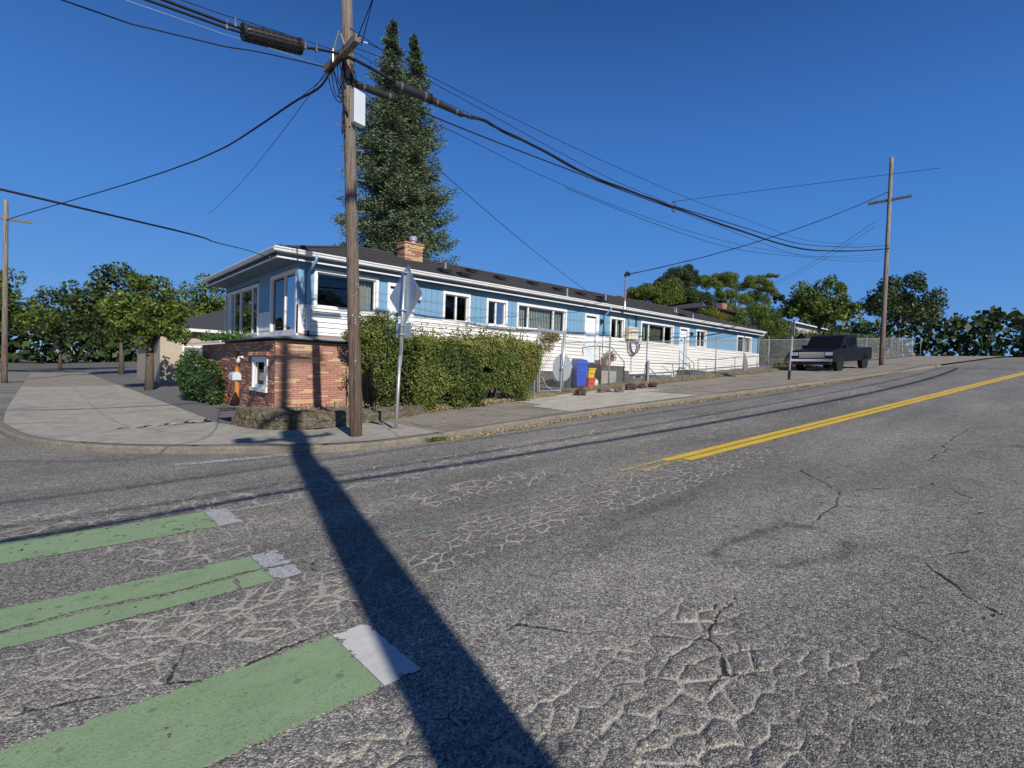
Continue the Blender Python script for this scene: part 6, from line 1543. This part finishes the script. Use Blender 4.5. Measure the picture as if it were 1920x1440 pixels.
# ------------------------------------------------------------------ spruces
def spruce(base, Ht, W, label, seed, nb=240, lean=0):
    r = np.random.default_rng(seed); t = thing('spruce_tree', base, label, 'tree', 'spruces behind the house')
    trunk(t, [(0, 0, -.3), (0, 0, Ht * .4), (lean * .5, 0, Ht * .75), (lean, 0, Ht)], [.24, .17, .08, .01])
    V = []; T = []; bm_ = MB()
    kk = [(W * float(np.interp(q, [0, .25, .45, .62, .75, .85, .93, 1], [1, 1.0, .95, .80, .56, .34, .17, .02])) * (.24 + .10 * r.random()), Ht * q) for q in np.linspace(.05, .93, 26)]
    MB().lathe(kk, (0, 0, 0), 14).build('dark_core', core_green, t)  # added dark cone that makes the crown look dense inside
    for i in range(nb):
        f = (i + r.random()) / nb; z = 1.5 + (Ht - 1.6) * f ** 1.0
        prof = np.interp(z / Ht, [0, .25, .45, .62, .75, .85, .93, 1], [1, 1.0, .95, .80, .56, .34, .17, .02]) * W
        L = prof * r.choice([r.uniform(.5, .85), r.uniform(.85, 1.18)]); a = r.uniform(0, 2 * math.pi); ca, sa = math.cos(a), math.sin(a)
        n = max(3, int(L / .11)); s = (np.arange(n) + .5) / n
        drop = -.30 * L * np.sin(s * math.pi * .62) + .22 * L * s ** 3 + (.35 * L * s if z > Ht * .82 else 0)
        bx_ = ca * L * s + lean * f; by_ = sa * L * s; bz_ = z + drop
        if i % 2 == 0: bm_.tube([(lean * f, 0, z), (bx_[n // 2], by_[n // 2], bz_[n // 2]), (bx_[-1], by_[-1], bz_[-1])], [.03, .015, .004], 4, cap=False)
        m_ = 30
        spread = .02 + .07 * min(1, L) + .17 * np.sin(np.clip(s, 0, 1) * math.pi * .85) * min(1.3, L)
        for k in range(n):
            if s[k] < .12 and r.random() < .5: continue
            u = r.normal(size=(m_, 3)) * np.array([1, 1, .38]) * spread[k]
            side = u[:, 0:1] * np.array([[-sa, ca, 0]]); al = (u[:, 1:2] + .05) * np.array([[ca, sa, 0]]); hang = np.abs(u[:, 2:3]) * np.array([[0, 0, -1.0]])
            c = np.array([bx_[k], by_[k], bz_[k]]) + side + al * .7 + hang * 1.3 - np.array([0, 0, 1.]) * np.abs(u[:, 0:1]) * .25
            dd = side * 1.2 + al * .8 + np.array([ca, sa, 0]) * .10 + np.array([0, 0, -.03]) + r.normal(size=(m_, 3)) * .06
            dd /= np.linalg.norm(dd, axis=1)[:, None]; ln = r.uniform(.11, .20, (m_, 1)); wd = np.cross(dd, r.normal(size=(m_, 3))); wd /= np.linalg.norm(wd, axis=1)[:, None]; wv = wd * r.uniform(.019, .036, (m_, 1))
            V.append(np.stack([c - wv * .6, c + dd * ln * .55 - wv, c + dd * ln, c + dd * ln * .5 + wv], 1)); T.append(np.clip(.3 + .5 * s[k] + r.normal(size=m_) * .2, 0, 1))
    for _ in range(60):
        z = Ht - 1.3 * r.random() ** 1.4; m_ = 12; c = np.array([lean, 0, z]) + r.normal(size=(m_, 3)) * np.array([.04, .04, .05]) * (1 + 2.5 * (Ht - z)); dd = unit(m_, r) + np.array([0, 0, .5]); dd /= np.linalg.norm(dd, axis=1)[:, None]; ln = r.uniform(.07, .14, (m_, 1))
        wd = np.cross(dd, r.normal(size=(m_, 3))); wd /= np.linalg.norm(wd, axis=1)[:, None]; wv = wd * .018; V.append(np.stack([c - wv * .6, c + dd * ln * .55 - wv, c + dd * ln, c + dd * ln * .5 + wv], 1)); T.append(r.random(m_) * .6)
    bm_.build('branches', trunk_m, t)['kind'] = 'stuff'
    quads('crown', np.concatenate(V), spruce_leaf, np.concatenate(T), t); return t
s1 = atY(735, 40, 24); s2_ = atY(779, 62, 24.6)
spruce((s1.x + .0, 24.0, 0.9), s1.z - .9, 2.4, 'taller left spruce with the highest tip behind the chimney', 101, 340, .05)
spruce((s2_.x + .08, 24.8, 0.9), s2_.z - .95, 2.4, 'right spruce with the lower tip behind the house roof', 102, 320, -.02)

# ------------------------------------------------------------------ broadleaf trees
def tree(name, base, blobs, n, size, m, label, group=None, seed=1, tr=.2, flat=1.0, base_tone=.45, cat='tree'):
    r = np.random.default_rng(seed); t = thing(name, base, label, cat, group); b = np.array(base)
    cs = [((c[0] - b[0], c[1] - b[1], c[2] - b[2]), s) for c, s in blobs]
    top = max(c[2] for c, s in cs); cxm = np.mean([c[0] for c, _ in cs]); cym = np.mean([c[1] for c, _ in cs])
    fork = Vector((cxm * .3, cym * .3, top * .45)); trunk(t, [(0, 0, -.3), tuple(fork * .5), tuple(fork)], [tr, tr * .8, tr * .65])
    lm = MB(); sub_c = []
    for c, s in cs:
        c = Vector(c); mid_ = fork.lerp(c, .5) + Vector((0, 0, .1 * (c - fork).length)); lm.tube([fork * .9, mid_, c], [tr * .45, tr * .28, tr * .12], 6, cap=False)
        for _ in range(13):   # clumps on the surface of each blob
            u = unit(1, r)[0]; u[2] = abs(u[2]) * 1.1 - .45; q = np.array(c) + u * np.array(s) * r.uniform(.6, 1.15); rr0 = (s[0] * s[1] * s[2]) ** (1 / 3); rs_ = (np.array(s) * .4 + rr0 * .6) * r.uniform(.2, .5)
            sub_c.append((tuple(q), tuple(rs_))); lm.tube([c, tuple(q)], [tr * .12, tr * .04], 4, cap=False)
    lm.build('limbs', trunk_m, t)['kind'] = 'stuff'
    P, N = blob_leaves(sub_c, n, seed, .28); P[:, 2] = P[:, 2]
    k = fbm(P[:, 0] * 1.3, P[:, 2] * 1.3 + P[:, 1] * .7, seed) > .30; P, N = P[k], N[k]
    quads('crown', leaves(P, N + np.array([0, 0, .3]), size, .6, .8), m, tone_for(P, r, seed, base_tone, .6), t)
    return t
def B(px, py, y, rx, ry, rz): p = atY(px, py, y); return (tuple(p), (rx, ry, rz))
ty = 40
tree('broadleaf_tree', tuple(atY(1215, 640, ty)), [B(1205,560,ty,2.94, 2.82, 2.05), B(1240,552,ty,3.33, 2.82, 2.43), B(1185,578,ty,1.66, 1.92, 1.79), B(1225,580,ty,4.61, 2.82, 1.92), B(1265,590,ty,3.33, 2.56, 2.05)], 70000, .19, tree_leaf, 'leafy green tree just right of the roof mast', 'trees beyond the house roof', 21)
tree('broadleaf_tree', tuple(atY(1275, 640, 44)), [B(1268,522,44,2.82, 2.56, 1.79), B(1290,512,44,1.79, 1.79, 1.66), B(1262,555,44,3.58, 3.07, 2.82), B(1300,565,44,3.58, 3.07, 2.43), B(1285,590,44,4.61, 3.07, 1.92), B(1250,535,44,2.05, 2.05, 1.54)], 70000, .19, dark_leaf, 'taller darker tree peaking between the mast and the spreading tree', 'trees beyond the house roof', 22)
tree('spreading_tree', tuple(atY(1370, 650, 47)), [B(1320,532,47,3.07, 2.56, 1.15), B(1350,524,47,4.10, 3.07, 1.15), B(1385,528,47,4.35, 3.07, 1.28), B(1418,530,47,3.58, 2.56, 1.28), B(1440,545,47,2.82, 2.56, 1.66), B(1446,518,47,2.56, 1.28, 0.36), B(1335,555,47,2.82, 2.56, 1.02), B(1375,558,47,3.84, 2.82, 1.54), B(1420,562,47,3.07, 2.56, 1.92), B(1350,580,47,3.84, 2.82, 1.54), B(1400,585,47,3.84, 2.56, 2.05)], 90000, .19, tree_leaf, 'wide flat-topped tree spreading over the neighbour roofs', 'trees beyond the house roof', 23, tr=.3, base_tone=.55)
tree('conifer', tuple(atY(1468, 625, 60)), [B(1462, 562, 60, 1.6, 1.5, 1.9), B(1470, 590, 60, 2.2, 2, 2.3)], 9000, .3, dark_leaf, 'small dark conifer at the right behind the leafy bush', None, 24, base_tone=.2)
tree('leafy_bush', tuple(atY(1415, 668, 17)), [B(1385, 625, 17, .9, 1, 1.0), B(1410, 600, 17, 1.3, 1.2, 1.5), B(1440, 612, 17, 1.5, 1.2, 1.6), B(1460, 640, 17, 1.6, 1.2, 1.3), B(1425, 645, 17, 1.5, 1, 1.3), B(1395, 650, 17, 1.0, 1, .9), B(1475, 620, 17.5, 1.0, .9, 1.0)], 26000, .11, tree_leaf, 'big green bush beyond the east end of the house', None, 25, tr=.1, cat='bush')
tree('yellow_bush', tuple(atY(1345, 612, 24)), [B(1330, 590, 24, .9, .9, .8), B(1345, 600, 24, 1.1, .9, .9), B(1366, 602, 24, 1.0, .9, .8), B(1352, 618, 24, 1.3, .8, .8), B(1382, 618, 24, .9, .8, .7)], 11000, .12, yellow_leaf, 'yellowing bush showing over the roof before the neighbour house', None, 26, tr=.08, cat='bush')
tree('yellow_bush', tuple(atY(1385, 640, 22)), [B(1383, 612, 22, .5, .6, .6), B(1392, 630, 22, .6, .6, .6), B(1378, 600, 22, .4, .4, .4)], 4000, .11, yellow_leaf, 'small yellow bush between the roof hip and the big green bush', None, 27, tr=.05, cat='bush')
# overgrown bank behind the fence, right of the house
ug = thing('undergrowth', (40, 15, 2), 'dense dusty shrubs behind the chain-link fence right of the house', 'shrubs')
P = []; N = []
bl = []
for k in range(26):
    x = 34.6 + k * 1.05; bl.append(((x, 14.6 + .9 * math.sin(k * 2.1) + .6 * random.random(), G(x) + .9 + .5 * random.random()), (.95, .8, 1.0 + .4 * random.random())))
P, N = blob_leaves(bl, 26000, 33); quads('foliage', leaves(P, N, .12, .6), tree_leaf, tone_for(P, np.random.default_rng(2), 6, .4), ug)
core_blob(ug, [(c, tuple(q * .75 for q in s)) for c, s in bl], core_brown, 'dark_core')
n = 5000; x = rng.uniform(33.6, 60, n); P = np.stack([x, rng.uniform(12.6, 14.2, n), Gn(x) + .15 + .5 * rng.random(n) ** 2], 1); quads('dry_foliage', leaves(P, unit(n), .10), dry_leaf, rng.random(n), ug)
rebase(ug)
# small sprig over the far roof corner, left trees, trees over the street behind the camera
tree('broadleaf_tree', tuple(atX(552, 620, 7.5) + Vector((0, 12, 0))), [B(552, 470, 33, .9, .8, .45), B(560, 476, 33, .7, .6, .4)], 900, .22, tree_leaf, 'tip of a small tree peeking over the roof left of the pole', None, 28, tr=.06)

def simple_tree(x, y, h, w_, label, seed, m=tree_leaf, nleaf=9000, sz=.3):
    z = G(x) + .1; return tree('broadleaf_tree', (x, y, z), [((x + a * w_, y + b_ * w_, z + h * c_), (w_ * .55, w_ * .55, h * .2)) for a, b_, c_ in ((0, 0, .86), (.45, .1, .65), (-.45, .15, .68), (.1, -.45, .62), (-.1, .45, .6), (.3, -.3, .5), (-.35, -.3, .52))], nleaf, sz, m, label, None, seed)
simple_tree(3.4, 27, 5.0, 1.6, 'small street tree beyond the corner house at the left', 41, nleaf=7000, sz=.16)
simple_tree(4.5, 50, 8, 3.6, 'dark tree behind the tan bungalow on the side street', 42, dark_leaf)
simple_tree(-4, 66, 9, 4.4, 'tree standing at the far end of the side street', 43)
simple_tree(13, 60, 9, 4.4, 'round tree far back between bungalow and spruces', 53)
simple_tree(1.5, 80, 9, 5, 'farthest tree down the side street', 54, dark_leaf)
simple_tree(58, 19, 8, 3.5, 'tree behind the fence uphill past the pickup', 44, tree_leaf)
simple_tree(70, 15, 9, 4, 'tall tree farthest up the hill at the right edge', 45, dark_leaf)
simple_tree(8, -30, 8, 4.5, 'broad tree across the road behind the camera', 46, dark_leaf)
simple_tree(24, -32, 8.5, 5, 'second broad tree across the road behind the camera', 47, tree_leaf)
simple_tree(-14, -28, 8, 4.5, 'third tree across the road behind the camera', 48, dark_leaf)
simple_tree(42, -30, 8.5, 5, 'uphill tree across the road behind the camera', 49, dark_leaf)

# distant wooded skyline that closes the streets
n = 30000; az = rng.uniform(R(-30), R(125), n); rad = rng.uniform(150, 175, n); hh = 7 + 7 * fbm(az * 22, az * 0, 3) + 4 * fbm(az * 70, az * 0, 8); zz = rng.random(n) ** .8 * hh
X_ = rad * np.cos(az); Y_ = rad * np.sin(az); P = np.stack([X_, Y_, Gn(X_) - .5 + zz], 1)
tag(quads('distant_trees', leaves(P, unit(n) + np.array([0, -1, .3]), 1.6, .7), dark_leaf, np.clip(.3 + rng.normal(size=n) * .2, 0, 1)), 'distant wooded skyline beyond the streets', kind='stuff')
# ================================================================== NEIGHBOURING BUILDINGS
def bungalow(loc, w_, d_, wall_h, rise, wallm, label, rz=0, oh=.5, chimney=None, hip=True):
    t = thing('bungalow', loc, label, 'house', None, rz)
    MB().box(0, w_, 0, d_, -1.5, wall_h).build('wall', wallm, t)
    m_ = MB(); a = oh; rr_ = d_ / 2 if hip else .01
    for dz in (0, -.12): m_.v += [(-a, -a, wall_h + dz), (w_ + a, -a, wall_h + dz), (w_ + a, d_ + a, wall_h + dz), (-a, d_ + a, wall_h + dz), (rr_ - (a if not hip else 0), d_ / 2, wall_h + rise + dz), (w_ - rr_ + (a if not hip else 0), d_ / 2, wall_h + rise + dz)]
    m_.f += [(0, 1, 5, 4), (1, 2, 5), (2, 3, 4, 5), (3, 0, 4), (6, 10, 11, 7), (7, 11, 8), (8, 11, 10, 9), (9, 10, 6), (0, 6, 7, 1), (1, 7, 8, 2), (2, 8, 9, 3), (3, 9, 6, 0)]
    rf = m_.build('roof', shingle_m, t)
    MB().box(-a - .01, w_ + a + .01, -a - .03, -a - .005, wall_h - .14, wall_h + .02).build('gutter', dark_in if wallm.name == 'brown_wall' else gutter_m, t)
    for k in range(int(w_ / 3)):
        x = 1 + k * 3.0
        f = MB().box(x, x + 1.3, -.05, .02, .9, 2.1).build('window', white, t); MB().box(x + .08, x + 1.22, -.065, -.05, .98, 2.02).build('pane', glass_m, f); MB().box(x + .08, x + 1.22, -.06, -.052, .98, 2.02) if False else None
    MB().box(w_ * .5, w_ * .5 + .9, -.04, .01, 0, 2.05).build('door', doorw, t)
    if chimney:
        cx, cy, cw, hh, cm_ = chimney; MB().box(cx, cx + cw, cy, cy + .7, 0, hh).build('chimney', cm_, t); MB().box(cx + .1, cx + cw - .1, cy + .1, cy + .6, hh, hh + .2).box(cx - .05, cx + cw + .05, cy - .05, cy + .75, hh + .22, hh + .3).build('chimney_cowl', black, t)
    return t
grey_wall = simple('grey_wall', (.33, .32, .30), .8, .08, 3); tan_wall = simple('tan_wall', (.42, .36, .27), .8, .08, 3); dk_wall = simple('brown_wall', (.10, .07, .055), .8, .15, 3)
ev = atY(1398, 583, 27.0); 
bungalow((ev.x - 7.5, 27.5, ev.z - 3.0), 7.0, 8.0, 2.7, 1.2, dk_wall, 'dark-roofed neighbour bungalow behind the yellow bush', 0, .5, (7.4, 2.2, 1.1, 4.1, brick_red2))
ev = atY(1483, 602, 30.0)
bungalow((ev.x + .6, 30.5, ev.z - 2.8), 14, 9, 2.8, 1.3, grey_wall, 'grey-roofed bungalow at the right beyond the bushes', 0, .6)
bungalow((4.6, 33, .3), 9, 9, 3.0, 1.8, tan_wall, 'tan bungalow behind the blue house along the side street', 0, .5)
bungalow((-27, 30, .1), 10, 9, 3.0, 1.6, grey_wall, 'grey bungalow farther down the side street', R(90), .5)
bungalow((62, 24, G(60)), 12, 9, 2.8, 1.5, tan_wall, 'tan bungalow near the top of the hill', 0, .5)
for k, (x, y, m_, lab) in enumerate(((14, -19, tan_wall, 'tan bungalow opposite the blue house behind the camera'), (-6, -20, grey_wall, 'grey bungalow on the south-west corner behind the camera'), (33, -20, grey_wall, 'grey bungalow uphill on the south side'))):
    bungalow((x, y, G(x) + .1), 12, 8, 2.9, 1.6, m_, lab, R(180), .5)

# ================================================================== PARKED PICKUP
def pickup(loc, rz, label):
    t = thing('pickup_truck', loc, label, 'pickup', None, rz)
    W = 1.0  # half width
    def body_prism(nm, poly, y0, y1, m, bev=.03): return MB().prism(poly, 1, y0, y1).build(nm, m, t, bevel=bev)
    body_prism('body', [(0.0, .48), (0.02, .95), (.1, 1.08), (1.35, 1.16), (3.2, 1.16), (5.5, 1.16), (5.55, .55), (5.4, .45), (.1, .45)], -W, W, car_black, .05)
    body_prism('cabin', [(1.3, 1.14), (2.0, 1.80), (2.3, 1.86), (3.35, 1.86), (3.6, 1.78), (3.75, 1.14)], -W * .86, W * .86, car_black, .05)
    MB().prism([(1.42, 1.18), (2.02, 1.76), (2.06, 1.76), (1.5, 1.18)], 1, -W * .78, W * .78).build('windscreen', tglass_m, t).location.x = -.03
    for s in (-1, 1):
        for a, b_ in ((1.75, 2.5), (2.58, 3.5)): MB().prism([(a + (.0 if a > 2 else .0), 1.24), (a + (.0 if a > 2 else .42), 1.70), (b_ - .03, 1.72), (b_, 1.24)], 1, s * W * .865 - .006, s * W * .865 + .006).build('side_window', glass_m, t)
        MB().box(1.55, 1.75, s * W * .95 - .1, s * W * .95 + .1 + .08 * s, 1.16, 1.34).build('mirror', car_black, t, bevel=.02)
        hl = MB().box(-.03, .12, s * .82 - .16, s * .82 + .16, .80, 1.0).build('headlight', chrome, t, bevel=.02); MB().box(-.036, -.03, s * .82 - .13, s * .82 + .13, .82, .98).build('lens', box_white, hl)
        for x in (.95, 4.45):
            wh = thing('wheel', (x, s * .86, .38)); wh.parent = t
            MB().tube([(0, -.13, 0), (0, -.12, 0), (0, .12, 0), (0, .13, 0)], [.33, .38, .38, .33], 26).build('tyre', tyre_m, wh); MB().tube([(0, -.135, 0), (0, .135, 0)], .21, 16).build('rim', chrome, wh)
            MB().tube([(0, -.02, 0), (0, .02, 0)], .46, 20).build('wheel_arch', black, wh).location.y = s * -.02 + s * .14
    g_ = MB()
    for k in range(5): g_.box(-.035, .03, -.62, .62, .72 + k * .06, .745 + k * .06)
    g_.build('grille', chrome, t); MB().box(-.02, .0, -.64, .64, .70, 1.02).build('grille_back', black, t)
    MB().box(-.12, .05, -.98, .98, .50, .66).build('front_bumper', chrome, t, bevel=.03); MB().box(5.5, 5.65, -.95, .95, .52, .66).build('rear_bumper', chrome, t, bevel=.03)
    MB().box(-.1, .1, -.9, .9, .34, .5).build('air_dam', black, t)
    return t
tp_ = onG(1489, 713, KT)
pickup((29.6, 9.95, G(29.6) + KT + .0), 0, 'black pickup truck with chrome bumper parked at the right on the pavement').rotation_euler = (0, -math.atan(.07), R(-3))
